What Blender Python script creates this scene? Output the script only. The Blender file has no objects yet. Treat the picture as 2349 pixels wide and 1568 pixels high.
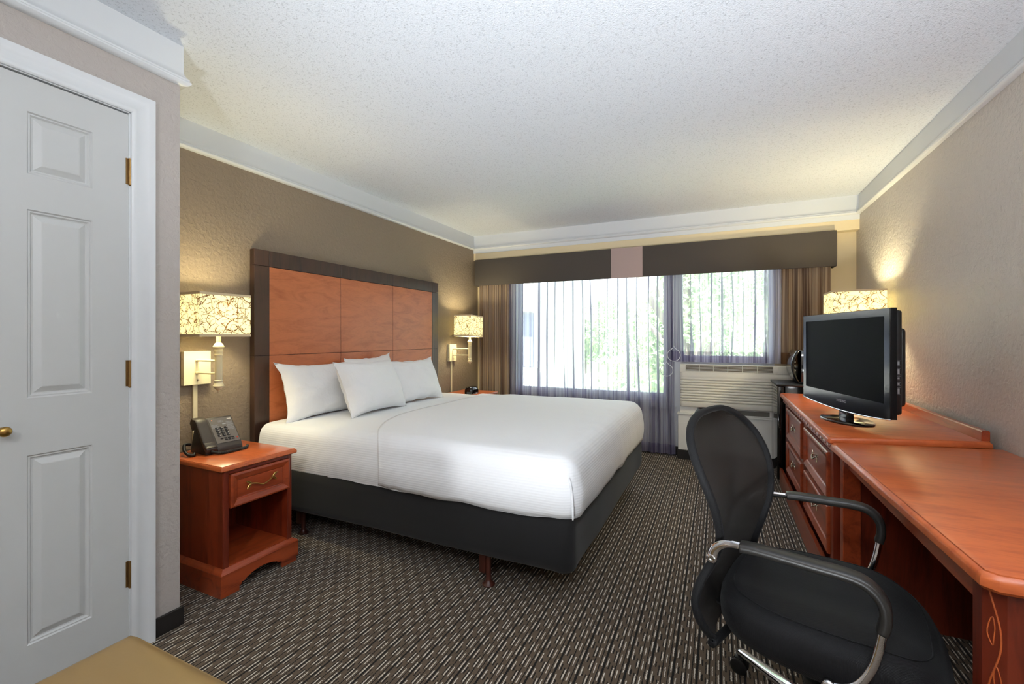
import bpy, bmesh, math, random
from math import sin, cos, pi, radians, sqrt, atan2, hypot
from mathutils import Vector, Matrix, noise as mnoise

S = bpy.context.scene
COL = S.collection
R = random.Random(7)

# ------------------------------------------------------------------ helpers
def srgb(r, g, b):
    def f(c):
        c /= 255.0
        return c / 12.92 if c <= .04045 else ((c + .055) / 1.055) ** 2.4
    return (f(r), f(g), f(b), 1.0)

class NT:
    """tiny node-tree helper"""
    def __init__(self, name):
        self.m = bpy.data.materials.new(name); self.m.use_nodes = True
        self.t = self.m.node_tree; self.n = self.t.nodes; self.l = self.t.links
        self.n.clear()
        self.out = self.n.new('ShaderNodeOutputMaterial')
    def node(self, typ, ins=None, **kw):
        nd = self.n.new(typ)
        for k, v in kw.items(): setattr(nd, k, v)
        for k, v in (ins or {}).items():
            s = nd.inputs[k]
            if isinstance(v, bpy.types.NodeSocket): self.l.new(v, s)
            else: s.default_value = v
        return nd
    def math(self, op, a, b=None, c=None, clamp=False):
        nd = self.n.new('ShaderNodeMath'); nd.operation = op; nd.use_clamp = clamp
        for i, v in enumerate((a, b, c)):
            if v is None: continue
            if isinstance(v, bpy.types.NodeSocket): self.l.new(v, nd.inputs[i])
            else: nd.inputs[i].default_value = v
        return nd.outputs[0]
    def mixc(self, f, a, b):
        nd = self.n.new('ShaderNodeMix'); nd.data_type = 'RGBA'
        for i, v in ((0, f), (6, a), (7, b)):
            if isinstance(v, bpy.types.NodeSocket): self.l.new(v, nd.inputs[i])
            else: nd.inputs[i].default_value = v
        return nd.outputs[2]
    def ramp(self, f, stops, interp='LINEAR'):
        nd = self.n.new('ShaderNodeValToRGB'); self.l.new(f, nd.inputs[0])
        nd.color_ramp.interpolation = interp
        e = nd.color_ramp.elements
        while len(e) < len(stops): e.new(.5)
        for i, (p, c) in enumerate(stops):
            e[i].position = p; e[i].color = c if len(c) == 4 else (*c, 1)
        return nd.outputs[0]
    def coord(self, kind='Object'):
        return self.node('ShaderNodeTexCoord').outputs[kind]
    def mapping(self, v, scale=(1, 1, 1), loc=(0, 0, 0), rot=(0, 0, 0)):
        return self.node('ShaderNodeMapping', {'Vector': v, 'Scale': scale, 'Location': loc, 'Rotation': rot}).outputs[0]
    def noise(self, v, scale, detail=3, rough=.5, dist=0.0):
        return self.node('ShaderNodeTexNoise', {'Vector': v, 'Scale': scale, 'Detail': detail, 'Roughness': rough, 'Distortion': dist}).outputs[0]
    def bump(self, h, strength, dist=.002):
        return self.node('ShaderNodeBump', {'Height': h, 'Strength': strength, 'Distance': dist}).outputs[0]
    def bsdf(self, **ins):
        d = {}
        for k, v in ins.items(): d[k.replace('_', ' ')] = v
        nd = self.node('ShaderNodeBsdfPrincipled', d)
        self.l.new(nd.outputs[0], self.out.inputs[0])
        return nd

def plain(name, col, rough=.5, metal=0.0, spec=.5, coat=0.0, bump=0, bscale=300, **kw):
    t = NT(name)
    ins = dict(Base_Color=col, Roughness=rough, Metallic=metal, Specular_IOR_Level=spec, Coat_Weight=coat, Coat_Roughness=.08)
    v = t.coord()
    n = t.noise(v, 8, 3)
    c = t.mixc(t.math('MULTIPLY', n, .12), col, tuple(x * .8 for x in col[:3]) + (1,))
    ins['Base_Color'] = c
    if bump: ins['Normal'] = t.bump(t.noise(v, bscale, 2), bump)
    ins.update(kw)
    t.bsdf(**ins)
    return t.m

def wood(name, c1, c2, axis='Y', scale=6, rough=.3, coat=.3, bands=0.0, grain=1.0, stretch=.12):
    """stained wood, grain running along axis"""
    t = NT(name); v = t.coord()
    sc = {'X': (stretch, 1, 1), 'Y': (1, stretch, 1), 'Z': (1, 1, stretch)}[axis]
    vm = t.mapping(v, scale=sc)
    n1 = t.noise(vm, scale * 2, 5, .6, 1.2)
    n2 = t.noise(vm, scale * 18, 4, .6, .2)
    f = t.math('ADD', t.math('MULTIPLY', n1, .75), t.math('MULTIPLY', n2, .25))
    c = t.ramp(f, [(.34, c2), (.52, c1), (.68, tuple(min(1, x * 1.12) for x in c1[:3]) + (1,))])
    if bands:   # glued boards of different tone
        sep = t.node('ShaderNodeSeparateXYZ', {'Vector': v})
        k = t.math('ADD', sep.outputs[0], sep.outputs[1])
        cell = t.math('FLOOR', t.math('MULTIPLY', k, 1 / .085))
        wn = t.node('ShaderNodeTexWhiteNoise', {'W': cell}, noise_dimensions='1D').outputs[0]
        c = t.mixc(t.math('MULTIPLY', wn, bands), c, tuple(x * .4 for x in c2[:3]) + (1,))
    t.bsdf(Base_Color=c, Roughness=max(rough, .285), Coat_Weight=coat, Coat_Roughness=.28)
    return t.m

def thing(name, label, cat, loc=(0, 0, 0), rotz=0.0, group=None):
    o = bpy.data.objects.new(name, None); COL.objects.link(o)
    o.empty_display_size = .1
    o.location = loc; o.rotation_euler = (0, 0, rotz)
    o['label'] = label; o['category'] = cat
    if group: o['group'] = group
    return o

def tag(o, label, cat, group=None, kind=None):
    o['label'] = label; o['category'] = cat
    if group: o['group'] = group
    if kind: o['kind'] = kind
    return o

def root_of(p):
    while p.parent: p = p.parent
    return p

def obj(name, bm, mat, parent=None, smooth=False, world=False, label=None, recalc=True):
    if recalc: bmesh.ops.recalc_face_normals(bm, faces=bm.faces)
    if parent is not None and world:
        r = root_of(parent)
        M = Matrix.Translation(r.location) @ Matrix.Rotation(r.rotation_euler.z, 4, 'Z')
        bm.transform(M.inverted())
    me = bpy.data.meshes.new(name); bm.to_mesh(me); bm.free()
    o = bpy.data.objects.new(name, me); COL.objects.link(o)
    if mat: me.materials.append(mat)
    if smooth:
        for p in me.polygons: p.use_smooth = True
        if smooth != 'all':
            for p in me.polygons:
                if p.area > .03: p.use_smooth = False
            try: me.set_sharp_from_angle(angle=radians(38))
            except Exception: pass
    if parent is not None: o.parent = parent
    if label: o['label'] = label
    return o

def struct(name, bm, mat, parent=None, smooth=False):
    o = obj(name, bm, mat, parent, smooth)
    if parent is None: o['kind'] = 'structure'
    return o

def NB(): return bmesh.new()

def box(bm, x0, x1, y0, y1, z0, z1, bev=0.0, seg=2, M=None):
    vs = [bm.verts.new((x, y, z)) for x in (x0, x1) for y in (y0, y1) for z in (z0, z1)]
    idx = [(0, 1, 3, 2), (4, 6, 7, 5), (0, 4, 5, 1), (2, 3, 7, 6), (0, 2, 6, 4), (1, 5, 7, 3)]
    fs = [bm.faces.new([vs[i] for i in f]) for f in idx]
    if bev:
        es = list({e for f in fs for e in f.edges})
        r = bmesh.ops.bevel(bm, geom=es, offset=bev, segments=seg, profile=.5, affect='EDGES')
        vs = list({v for f in r['faces'] for v in f.verts} | {v for v in vs if v.is_valid})
    if M is not None: bmesh.ops.transform(bm, matrix=M, verts=[v for v in vs if v.is_valid])
    return bm

def B(*a, **k): return box(NB(), *a, **k)

def prism(bm, poly, z0, z1, bev=0.0, seg=2, M=None):
    """poly: list of (x,y)"""
    lo = [bm.verts.new((x, y, z0)) for x, y in poly]
    hi = [bm.verts.new((x, y, z1)) for x, y in poly]
    n = len(poly)
    fs = [bm.faces.new(lo[::-1]), bm.faces.new(hi)]
    for i in range(n): fs.append(bm.faces.new((lo[i], lo[(i + 1) % n], hi[(i + 1) % n], hi[i])))
    vs = lo + hi
    if bev:
        es = list({e for f in fs[:2] for e in f.edges})
        r = bmesh.ops.bevel(bm, geom=es, offset=bev, segments=seg, profile=.5, affect='EDGES')
        vs = list({v for f in r['faces'] for v in f.verts} | {v for v in vs if v.is_valid})
    if M is not None: bmesh.ops.transform(bm, matrix=M, verts=[v for v in vs if v.is_valid])
    return bm

def lathe(bm, prof, cx=0, cy=0, seg=24, M=None, caps=True):
    """prof: list of (r, z)"""
    rings = []
    for r, z in prof:
        rings.append([bm.verts.new((cx + max(r, 1e-4) * cos(2 * pi * i / seg), cy + max(r, 1e-4) * sin(2 * pi * i / seg), z)) for i in range(seg)])
    for a, b in zip(rings, rings[1:]):
        for i in range(seg):
            bm.faces.new((a[i], a[(i + 1) % seg], b[(i + 1) % seg], b[i]))
    if caps:
        bm.faces.new(rings[0][::-1]); bm.faces.new(rings[-1])
    if M is not None: bmesh.ops.transform(bm, matrix=M, verts=[v for r in rings for v in r])
    return bm

def catmull(pts, n=8, closed=False):
    P = [Vector(p) for p in pts]; out = []
    N = len(P)
    rng = range(N if closed else N - 1)
    for i in rng:
        if closed: p0, p1, p2, p3 = P[(i - 1) % N], P[i], P[(i + 1) % N], P[(i + 2) % N]
        else: p0, p1, p2, p3 = P[max(i - 1, 0)], P[i], P[i + 1], P[min(i + 2, N - 1)]
        for k in range(n):
            t = k / n
            out.append(.5 * ((2 * p1) + (-p0 + p2) * t + (2 * p0 - 5 * p1 + 4 * p2 - p3) * t * t + (-p0 + 3 * p1 - 3 * p2 + p3) * t ** 3))
    if not closed: out.append(P[-1].copy())
    return out

def sweep(bm, pts, sec, up=(0, 0, 1), closed=False, scale=None):
    """sec: list of (a,b) in (side, up') plane; fixed-up frame"""
    P = [Vector(p) for p in pts]; n = len(P); up = Vector(up); rings = []
    prev = None
    for i, p in enumerate(P):
        if closed: t = (P[(i + 1) % n] - P[i - 1])
        else: t = P[min(i + 1, n - 1)] - P[max(i - 1, 0)]
        t.normalize()
        s = t.cross(up)
        if s.length < .05: s = prev.copy() if prev else t.orthogonal()
        s = s - t * s.dot(t); s.normalize()
        if prev is not None and s.dot(prev) < 0: s = -s
        prev = s
        u = s.cross(t)
        k = scale(i / (n - 1)) if scale else 1.0
        rings.append([bm.verts.new(p + s * a * k + u * b * k) for a, b in sec])
    m = len(sec)
    for i in range(n if closed else n - 1):
        a, b = rings[i], rings[(i + 1) % n]
        for j in range(m): bm.faces.new((a[j], a[(j + 1) % m], b[(j + 1) % m], b[j]))
    if not closed:
        bm.faces.new(rings[0][::-1]); bm.faces.new(rings[-1])
    return bm

def circ(r, n=10, ry=None):
    ry = ry or r
    return [(r * cos(2 * pi * i / n), ry * sin(2 * pi * i / n)) for i in range(n)]

def superel(a, b, e=4, n=20):
    out = []
    for i in range(n):
        t = 2 * pi * i / n
        c_, s_ = cos(t), sin(t)
        out.append((a * abs(c_) ** (2 / e) * (1 if c_ >= 0 else -1), b * abs(s_) ** (2 / e) * (1 if s_ >= 0 else -1)))
    return out

def tube(bm, pts, r, seg=8, closed=False, up=(0, 0, 1)):
    return sweep(bm, pts, circ(r, seg), up, closed)

def nest(bm, w, h, rings, M, cap=True):
    """nested rectangles on a plane: rings = [(inset, height)]; local x in 0..w, y in 0..h, z = height"""
    prev = None
    for a, z in rings:
        cur = [bm.verts.new(M @ Vector(p)) for p in ((a, a, z), (w - a, a, z), (w - a, h - a, z), (a, h - a, z))]
        if prev:
            for i in range(4): bm.faces.new((prev[i], prev[(i + 1) % 4], cur[(i + 1) % 4], cur[i]))
        prev = cur
    if cap: bm.faces.new(prev)
    return bm

def plane_M(origin, xdir, ydir):
    x = Vector(xdir).normalized(); y = Vector(ydir).normalized(); z = x.cross(y)
    return Matrix(((x[0], y[0], z[0], origin[0]), (x[1], y[1], z[1], origin[1]), (x[2], y[2], z[2], origin[2]), (0, 0, 0, 1)))

def grid_surf(bm, f, nu, nv, closed_u=False, uvf=None):
    V = [[bm.verts.new(f(i / nu, j / nv)) for j in range(nv + 1)] for i in range(nu + (0 if closed_u else 1))]
    uvl = bm.loops.layers.uv.new('UVMap') if uvf else None
    for i in range(nu):
        for j in range(nv):
            i2 = (i + 1) % len(V) if closed_u else i + 1
            fc = bm.faces.new((V[i][j], V[i2][j], V[i2][j + 1], V[i][j + 1]))
            if uvf:
                for lp, (a, b) in zip(fc.loops, ((i, j), (i + 1, j), (i + 1, j + 1), (i, j + 1))):
                    lp[uvl].uv = uvf(a / nu, b / nv)
    return bm

def text_part(name, body, size, mat, parent, M, extrude=.0004, align='CENTER', bold=0):
    cu = bpy.data.curves.new(name, 'FONT'); cu.body = body; cu.size = size
    cu.align_x = align; cu.align_y = 'CENTER'; cu.extrude = extrude; cu.offset = bold
    to = bpy.data.objects.new(name + '_tmp', cu); COL.objects.link(to)
    dg = bpy.context.evaluated_depsgraph_get(); dg.update()
    me = bpy.data.meshes.new_from_object(to.evaluated_get(dg))
    bpy.data.objects.remove(to)
    bm = NB(); bm.from_mesh(me); bm.transform(M)
    return obj(name, bm, mat, parent)

# ------------------------------------------------------------------ materials
M = {}
def wallmat(name, col, bs=.35):
    t = NT(name); v = t.coord()
    n = t.noise(v, 42, 4, .55, .4); n2 = t.noise(v, 3, 2)
    c = t.mixc(t.math('MULTIPLY', n2, .15), col, tuple(x * .9 for x in col[:3]) + (1,))
    t.bsdf(Base_Color=c, Roughness=.45, Specular_IOR_Level=.35, Normal=t.bump(n, bs, .006))
    return t.m
M['wall'] = wallmat('wall_paint_beige', srgb(196, 187, 178), .9)
M['wall_closet'] = wallmat('wall_paint_beige_dimmed', srgb(178, 170, 164), .9)  # same beige paint, weaker light on the closet put into the colour
M['wall_taupe'] = wallmat('wall_paint_taupe', srgb(140, 124, 106), .9)
M['wall_lamplit'] = wallmat('wall_paint_beige_lamplit', srgb(226, 208, 170), .2)  # beige wall with the yellow lamp light put into its colour
M['wall_white'] = wallmat('wall_paint_white', srgb(222, 224, 228), .2)
M['wall_ext'] = wallmat('wall_outside', srgb(225, 225, 225), .2)

t = NT('ceiling_popcorn'); v = t.coord()
vo = t.node('ShaderNodeTexVoronoi', {'Vector': v, 'Scale': 150.0}).outputs[0]
n = t.noise(v, 190, 3, .6)
h = t.math('ADD', t.math('MULTIPLY', vo, -.8), n)
spk = t.ramp(t.noise(v, 130, 3, .7), [(.33, srgb(186, 190, 196)), (.45, srgb(221, 225, 231))])
t.bsdf(Base_Color=spk, Roughness=.9, Specular_IOR_Level=.1, Normal=t.bump(h, .35, .004)); M['ceiling'] = t.m

M['trim'] = plain('trim_white_paint', srgb(216, 218, 220), .35)
M['door'] = plain('door_white_paint', srgb(196, 197, 196), .38, bump=.03, bscale=60)
M['base'] = plain('baseboard_black', srgb(26, 22, 20), .6)

# carpet
t = NT('carpet_dashed_stripe'); v = t.coord()
sep = t.node('ShaderNodeSeparateXYZ', {'Vector': v})
jit = t.math('MULTIPLY', t.math('SUBTRACT', t.noise(v, 120, 2, .6), .5), .006)
X = t.math('DIVIDE', t.math('ADD', sep.outputs[0], jit), .0785)
FX = t.math('FRACT', X)
jy = t.math('MULTIPLY', t.math('SUBTRACT', t.noise(v, 38, 3, .8), .5), .05)
Y = t.math('DIVIDE', t.math('ADD', sep.outputs[1], jy), .0815)
def band(c, w):
    d = t.math('ABSOLUTE', t.math('SUBTRACT', FX, c))
    if c < .05 or c > .95:
        d = t.math('MINIMUM', d, t.math('SUBTRACT', 1.0, d))
    return t.math('LESS_THAN', d, w)
def dash(off, on):
    return t.math('LESS_THAN', t.math('FRACT', t.math('ADD', Y, off)), on)
dark = band(0.0, .050)
for c_, w_ in ((.52, .026), (.79, .024)): dark = t.math('MAXIMUM', dark, band(c_, w_))
dark = t.math('MAXIMUM', dark, t.math('MULTIPLY', band(.215, .030), dash(.05, .42)))
dark = t.math('MAXIMUM', dark, t.math('MULTIPLY', band(.365, .022), dash(.55, .75)))
wA = t.math('MULTIPLY', t.math('MAXIMUM', band(.895, .026), band(.125, .024)), dash(0, .60))
wB = t.math('MULTIPLY', t.math('MAXIMUM', band(.435, .026), band(.645, .023)), dash(.5, .60))
wh = t.math('MAXIMUM', wA, wB)
sp = t.noise(v, 700, 2, .7)
base = t.mixc(sp, srgb(80, 66, 52), srgb(106, 91, 75))
c = t.mixc(dark, base, srgb(18, 14, 12))
c = t.mixc(wh, c, srgb(206, 198, 184))
hh = t.math('ADD', t.math('MULTIPLY', sp, .5), t.math('MULTIPLY', dark, -1.0))
t.bsdf(Base_Color=c, Roughness=.95, Specular_IOR_Level=.1, Sheen_Weight=.1, Normal=t.bump(hh, .6, .003)); M['carpet'] = t.m

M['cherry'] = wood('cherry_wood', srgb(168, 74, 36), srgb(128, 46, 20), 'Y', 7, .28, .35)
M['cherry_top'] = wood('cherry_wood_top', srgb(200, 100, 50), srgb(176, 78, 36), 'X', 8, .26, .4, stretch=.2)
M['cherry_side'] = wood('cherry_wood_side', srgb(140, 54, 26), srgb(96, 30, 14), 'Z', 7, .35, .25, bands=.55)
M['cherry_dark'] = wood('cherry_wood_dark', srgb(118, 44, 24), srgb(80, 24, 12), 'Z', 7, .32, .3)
M['cherry_y'] = wood('cherry_wood_rail', srgb(160, 68, 34), srgb(116, 40, 18), 'Y', 9, .22, .5)
M['head_panel'] = wood('headboard_cherry_veneer', srgb(192, 110, 66), srgb(172, 92, 52), 'Y', 7, .40, .18, stretch=.28)
M['head_frame'] = wood('headboard_espresso_frame', srgb(66, 44, 34), srgb(44, 29, 24), 'Z', 6, .33, .25)
M['groove'] = plain('groove_dark', srgb(38, 14, 8), .6)

t = NT('white_linen'); v = t.coord()
st = t.math('SINE', t.math('MULTIPLY', t.node('ShaderNodeSeparateXYZ', {'Vector': v}).outputs[2], 520.0))
hh = t.math('ADD', t.math('MULTIPLY', st, .09), t.math('ADD', t.noise(v, 5, 4, .6), t.math('MULTIPLY', t.noise(v, 24, 3, .6), .35)))
t.bsdf(Base_Color=srgb(246, 247, 249), Roughness=.85, Specular_IOR_Level=.15, Sheen_Weight=.15, Normal=t.bump(hh, .22, .012)); M['linen'] = t.m
t = NT('white_pillowcase'); v = t.coord()
hh = t.math('ADD', t.noise(v, 7, 4, .6, .4), t.math('MULTIPLY', t.noise(v, 30, 3, .6), .3))
t.bsdf(Base_Color=srgb(246, 247, 249), Roughness=.85, Specular_IOR_Level=.15, Sheen_Weight=.15, Normal=t.bump(hh, .4, .02)); M['pillow'] = t.m
M['skirt'] = plain('charcoal_bed_skirt', srgb(15, 14, 15), .85, bump=.15, bscale=14, Sheen_Weight=.1)
M['bed_leg'] = plain('bed_leg_brown', srgb(72, 34, 24), .35)
M['mattress'] = plain('mattress_ticking', srgb(225, 225, 225), .8)

M['cream_metal'] = plain('lamp_cream_metal', srgb(232, 220, 184), .4, bump=.05, bscale=30)
M['nickel'] = plain('nickel', srgb(190, 180, 160), .25, 1.0)
M['brass'] = plain('antique_brass', srgb(176, 140, 78), .3, 1.0)
M['hinge'] = plain('worn_brass_hinge', srgb(150, 118, 74), .4, .9)
M['chrome'] = plain('chrome', srgb(225, 225, 228), .08, 1.0)
M['black_plastic'] = plain('black_plastic', srgb(22, 22, 23), .42)
M['black_gloss'] = plain('black_gloss', srgb(10, 10, 11), .08, coat=.6)
M['screen'] = plain('tv_screen', srgb(3, 4, 5), .45, spec=.03)
M['bezel'] = plain('tv_bezel_gloss', srgb(14, 16, 19), .14, spec=.25, coat=.12)
M['phone'] = plain('phone_charcoal_plastic', srgb(62, 55, 50), .45)
M['phone_face'] = plain('phone_faceplate', srgb(104, 98, 94), .5)
M['print'] = plain('printed_white', srgb(200, 196, 190), .6)
M['print_grey'] = plain('printed_grey', srgb(150, 152, 156), .5)
M['print_red'] = plain('printed_red', srgb(176, 60, 44), .6)
M['print_orange'] = plain('printed_orange', srgb(228, 140, 96), .6)
M['ptac'] = plain('ac_cream_plastic', srgb(234, 229, 218), .45)
M['ptac_dark'] = plain('ac_grille_dark', srgb(104, 84, 58), .7)
M['ptac_box'] = plain('ac_sleeve_white', srgb(236, 234, 230), .5)
M['ptac_grey'] = plain('ac_intake_grey', srgb(110, 106, 98), .6)
M['ottoman'] = plain('tan_leather', srgb(140, 112, 68), .42, bump=.06, bscale=120)
M['valance'] = plain('valance_charcoal_fabric', srgb(74, 67, 61), .85, bump=.1, bscale=500)
M['valance_stripe'] = plain('valance_mauve_fabric', srgb(176, 154, 148), .85, bump=.1, bscale=500)
M['sofa_cord'] = plain('clear_plastic_cord', srgb(235, 238, 242), .15, spec=.8)
M['arm_pad'] = plain('arm_pad_urethane', srgb(40, 38, 36), .35, bump=.05, bscale=200)
M['seat_fabric'] = None

t = NT('black_seat_fabric'); v = t.coord()
w1 = t.math('SINE', t.math('MULTIPLY', t.node('ShaderNodeSeparateXYZ', {'Vector': v}).outputs[0], 1900.0))
w2 = t.math('SINE', t.math('MULTIPLY', t.node('ShaderNodeSeparateXYZ', {'Vector': v}).outputs[1], 1900.0))
t.bsdf(Base_Color=srgb(13, 13, 15), Roughness=.7, Specular_IOR_Level=.3, Sheen_Weight=.04, Sheen_Roughness=.4,
       Normal=t.bump(t.math('MULTIPLY', w1, w2), .35, .001)); M['seat_fabric'] = t.m

t = NT('black_chair_mesh'); v = t.coord()
sp_ = t.node('ShaderNodeSeparateXYZ', {'Vector': v})
a1 = t.math('SINE', t.math('MULTIPLY', t.math('ADD', sp_.outputs[1], sp_.outputs[2]), 1500.0))
a2 = t.math('SINE', t.math('MULTIPLY', t.math('SUBTRACT', sp_.outputs[1], sp_.outputs[2]), 1500.0))
hole = t.math('GREATER_THAN', t.math('MULTIPLY', a1, a2), .45)
bs = t.node('ShaderNodeBsdfPrincipled', {'Base Color': srgb(24, 20, 16), 'Roughness': .6, 'Sheen Weight': .05})
tr = t.node('ShaderNodeBsdfTransparent')
mx = t.node('ShaderNodeMixShader', {0: t.math('MULTIPLY', hole, .14), 1: bs.outputs[0], 2: tr.outputs[0]})
t.l.new(mx.outputs[0], t.out.inputs[0]); M['chair_mesh'] = t.m

# lamp shade: translucent cream fabric with brown twig print
def shade_mat(name, em):
    t = NT(name); v = t.coord()
    nz = t.node('ShaderNodeTexNoise', {'Vector': v, 'Scale': 9.0, 'Detail': 2.0}).outputs['Color']
    vm = t.node('ShaderNodeVectorMath', {0: v, 1: nz}, operation='ADD')
    vs = t.node('ShaderNodeVectorMath', {0: nz, 'Scale': .06}, operation='SCALE')
    va = t.node('ShaderNodeVectorMath', {0: v, 1: vs.outputs[0]}, operation='ADD')
    e1 = t.node('ShaderNodeTexVoronoi', {'Vector': t.mapping(va.outputs[0], scale=(1.25, 1.25, .8)), 'Scale': 27.0}, feature='DISTANCE_TO_EDGE').outputs[0]
    e2 = t.node('ShaderNodeTexVoronoi', {'Vector': t.mapping(va.outputs[0], scale=(1, 1, 1.3), rot=(.5, .3, .2)), 'Scale': 17.0}, feature='DISTANCE_TO_EDGE').outputs[0]
    l1 = t.math('LESS_THAN', e1, .026); l2 = t.math('LESS_THAN', e2, .026)
    e3 = t.node('ShaderNodeTexVoronoi', {'Vector': t.mapping(va.outputs[0], scale=(.7, .7, 1.5), rot=(.2, 1.1, .7)), 'Scale': 36.0}, feature='DISTANCE_TO_EDGE').outputs[0]
    l3 = t.math('LESS_THAN', e3, .030)
    k1 = t.math('GREATER_THAN', t.noise(v, 34, 2, .6), .47); k2 = t.math('GREATER_THAN', t.noise(t.mapping(v, loc=(5, 3, 1)), 28, 2, .6), .45); k3 = t.math('GREATER_THAN', t.noise(t.mapping(v, loc=(2, 9, 4)), 30, 2, .6), .53)
    ln = t.math('MAXIMUM', t.math('MAXIMUM', t.math('MULTIPLY', l1, k1), t.math('MULTIPLY', l2, k2)), t.math('MULTIPLY', l3, k3))
    c = t.mixc(ln, srgb(240, 240, 214), srgb(96, 66, 34))
    d = t.node('ShaderNodeBsdfDiffuse', {'Color': c})
    tl = t.node('ShaderNodeBsdfTranslucent', {'Color': c})
    mx = t.node('ShaderNodeMixShader', {0: .46, 1: d.outputs[0], 2: tl.outputs[0]})
    e = t.node('ShaderNodeEmission', {'Color': t.mixc(ln, (1, .90, .60, 1), (.30, .18, .06, 1)), 'Strength': em})
    ad = t.node('ShaderNodeAddShader', {0: mx.outputs[0], 1: e.outputs[0]})
    t.l.new(ad.outputs[0], t.out.inputs[0])
    return t.m
M['shade'] = shade_mat('lamp_shade_twig_print', .12)
M['shade_trim'] = plain('lamp_shade_binding', srgb(226, 206, 168), .8)
t = NT('lit_bulb'); e = t.node('ShaderNodeEmission', {'Color': (1, .85, .6, 1), 'Strength': 12.0}); t.l.new(e.outputs[0], t.out.inputs[0]); M['bulb'] = t.m
t = NT('fill_light_globe'); e = t.node('ShaderNodeEmission', {'Color': (1, .95, .88, 1), 'Strength': 10.0}); t.l.new(e.outputs[0], t.out.inputs[0]); M['globe'] = t.m  # glow of the ceiling globe added for fill

def curtain_mat(name, a_lo, a_hi, dark, light, transl=.4, scale=60, pinch=0):
    t = NT(name); v = t.coord('UV')
    vm = t.mapping(v, scale=(1, .004, 1))
    n1 = t.noise(vm, scale, 3, .7); n2 = t.noise(t.mapping(v, scale=(1, .002, 1), loc=(3.7, 0, 0)), scale * 3.2, 2, .6)
    f = t.math('ADD', t.math('MULTIPLY', n1, .6), t.math('MULTIPLY', n2, .4))
    g = t.ramp(f, [(.40, (0, 0, 0, 1)), (.60, (1, 1, 1, 1))])
    c = t.mixc(g, dark, light)
    al = t.math('ADD', a_lo, t.math('MULTIPLY', t.math('SUBTRACT', 1.0, g), a_hi - a_lo))
    if pinch:   # cloth doubled over in narrow pleats, its dimmed light put into the colour
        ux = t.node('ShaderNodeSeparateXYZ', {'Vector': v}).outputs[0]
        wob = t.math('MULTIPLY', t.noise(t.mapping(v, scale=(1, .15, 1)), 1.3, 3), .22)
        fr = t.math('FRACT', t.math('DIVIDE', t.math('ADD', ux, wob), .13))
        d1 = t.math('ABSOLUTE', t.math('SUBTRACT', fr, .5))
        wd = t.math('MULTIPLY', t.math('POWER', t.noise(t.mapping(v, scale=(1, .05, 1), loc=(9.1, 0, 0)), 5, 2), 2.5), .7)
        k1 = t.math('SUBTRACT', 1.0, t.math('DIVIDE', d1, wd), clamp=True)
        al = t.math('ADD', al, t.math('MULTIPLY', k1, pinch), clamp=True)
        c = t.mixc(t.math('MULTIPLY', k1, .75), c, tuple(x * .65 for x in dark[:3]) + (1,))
    d = t.node('ShaderNodeBsdfDiffuse', {'Color': c}); tl = t.node('ShaderNodeBsdfTranslucent', {'Color': c})
    m1 = t.node('ShaderNodeMixShader', {0: transl, 1: d.outputs[0], 2: tl.outputs[0]})
    tr = t.node('ShaderNodeBsdfTransparent')
    m2 = t.node('ShaderNodeMixShader', {0: al, 1: tr.outputs[0], 2: m1.outputs[0]})
    t.l.new(m2.outputs[0], t.out.inputs[0])
    return t.m
M['drape'] = curtain_mat('striped_drape', .93, .97, srgb(86, 64, 54), srgb(188, 168, 148), .12, scale=30)
M['sheer'] = curtain_mat('striped_sheer', .38, .68, srgb(128, 122, 150), srgb(236, 236, 246), .7, pinch=.7)  # same fabric as the drape, lavender window backlight put into the colour
M['hem'] = curtain_mat('striped_sheer_hem', .62, .88, srgb(96, 88, 120), srgb(190, 186, 208), .45, pinch=.3)
M['dense'] = curtain_mat('striped_sheer_gathered_backlit', .80, .96, srgb(150, 148, 178), srgb(228, 228, 242), .7, scale=40)  # gathered cloth with the lilac backlight put into its colour
M['hem_drape'] = curtain_mat('striped_drape_hem', .97, .99, srgb(66, 42, 32), srgb(128, 96, 70), .1)
M['alu'] = plain('window_aluminium', srgb(196, 200, 208), .35, .2)

t = NT('window_glass')
tr = t.node('ShaderNodeBsdfTransparent', {'Color': (.97, .985, .98, 1)}); gl = t.node('ShaderNodeBsdfGlossy', {'Roughness': .02})
fr = t.node('ShaderNodeFresnel', {'IOR': 1.2})
mx = t.node('ShaderNodeMixShader', {0: fr.outputs[0], 1: tr.outputs[0], 2: gl.outputs[0]}); t.l.new(mx.outputs[0], t.out.inputs[0]); M['glass'] = t.m

M['leaf'] = plain('tree_leaves', srgb(192, 214, 168), .8)
M['leaf2'] = plain('tree_leaves_pale', srgb(216, 222, 204), .8)
M['bark'] = plain('tree_bark', srgb(160, 150, 140), .8)
M['grass'] = plain('lawn', srgb(120, 142, 84), .9)
M['asphalt'] = plain('parking_lot', srgb(170, 170, 170), .9)
M['bldg'] = plain('stucco_white', srgb(236, 234, 230), .8)
M['bldg_grey'] = plain('balcony_shade_grey', srgb(116, 124, 146), .7)
M['roofm'] = plain('roof_tan', srgb(196, 180, 162), .8)

# ------------------------------------------------------------------ camera
cam = bpy.data.cameras.new('camera'); co = bpy.data.objects.new('camera', cam); COL.objects.link(co)
co.location = (2.74, 0, 1.22); co.rotation_euler = (pi / 2, 0, radians(25.0))
cam.sensor_width = 36; cam.lens = 1016 / 2349 * 36
cam.shift_y = (772 - 784) / 2349; cam.clip_start = .02; cam.clip_end = 300
S.camera = co

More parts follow.
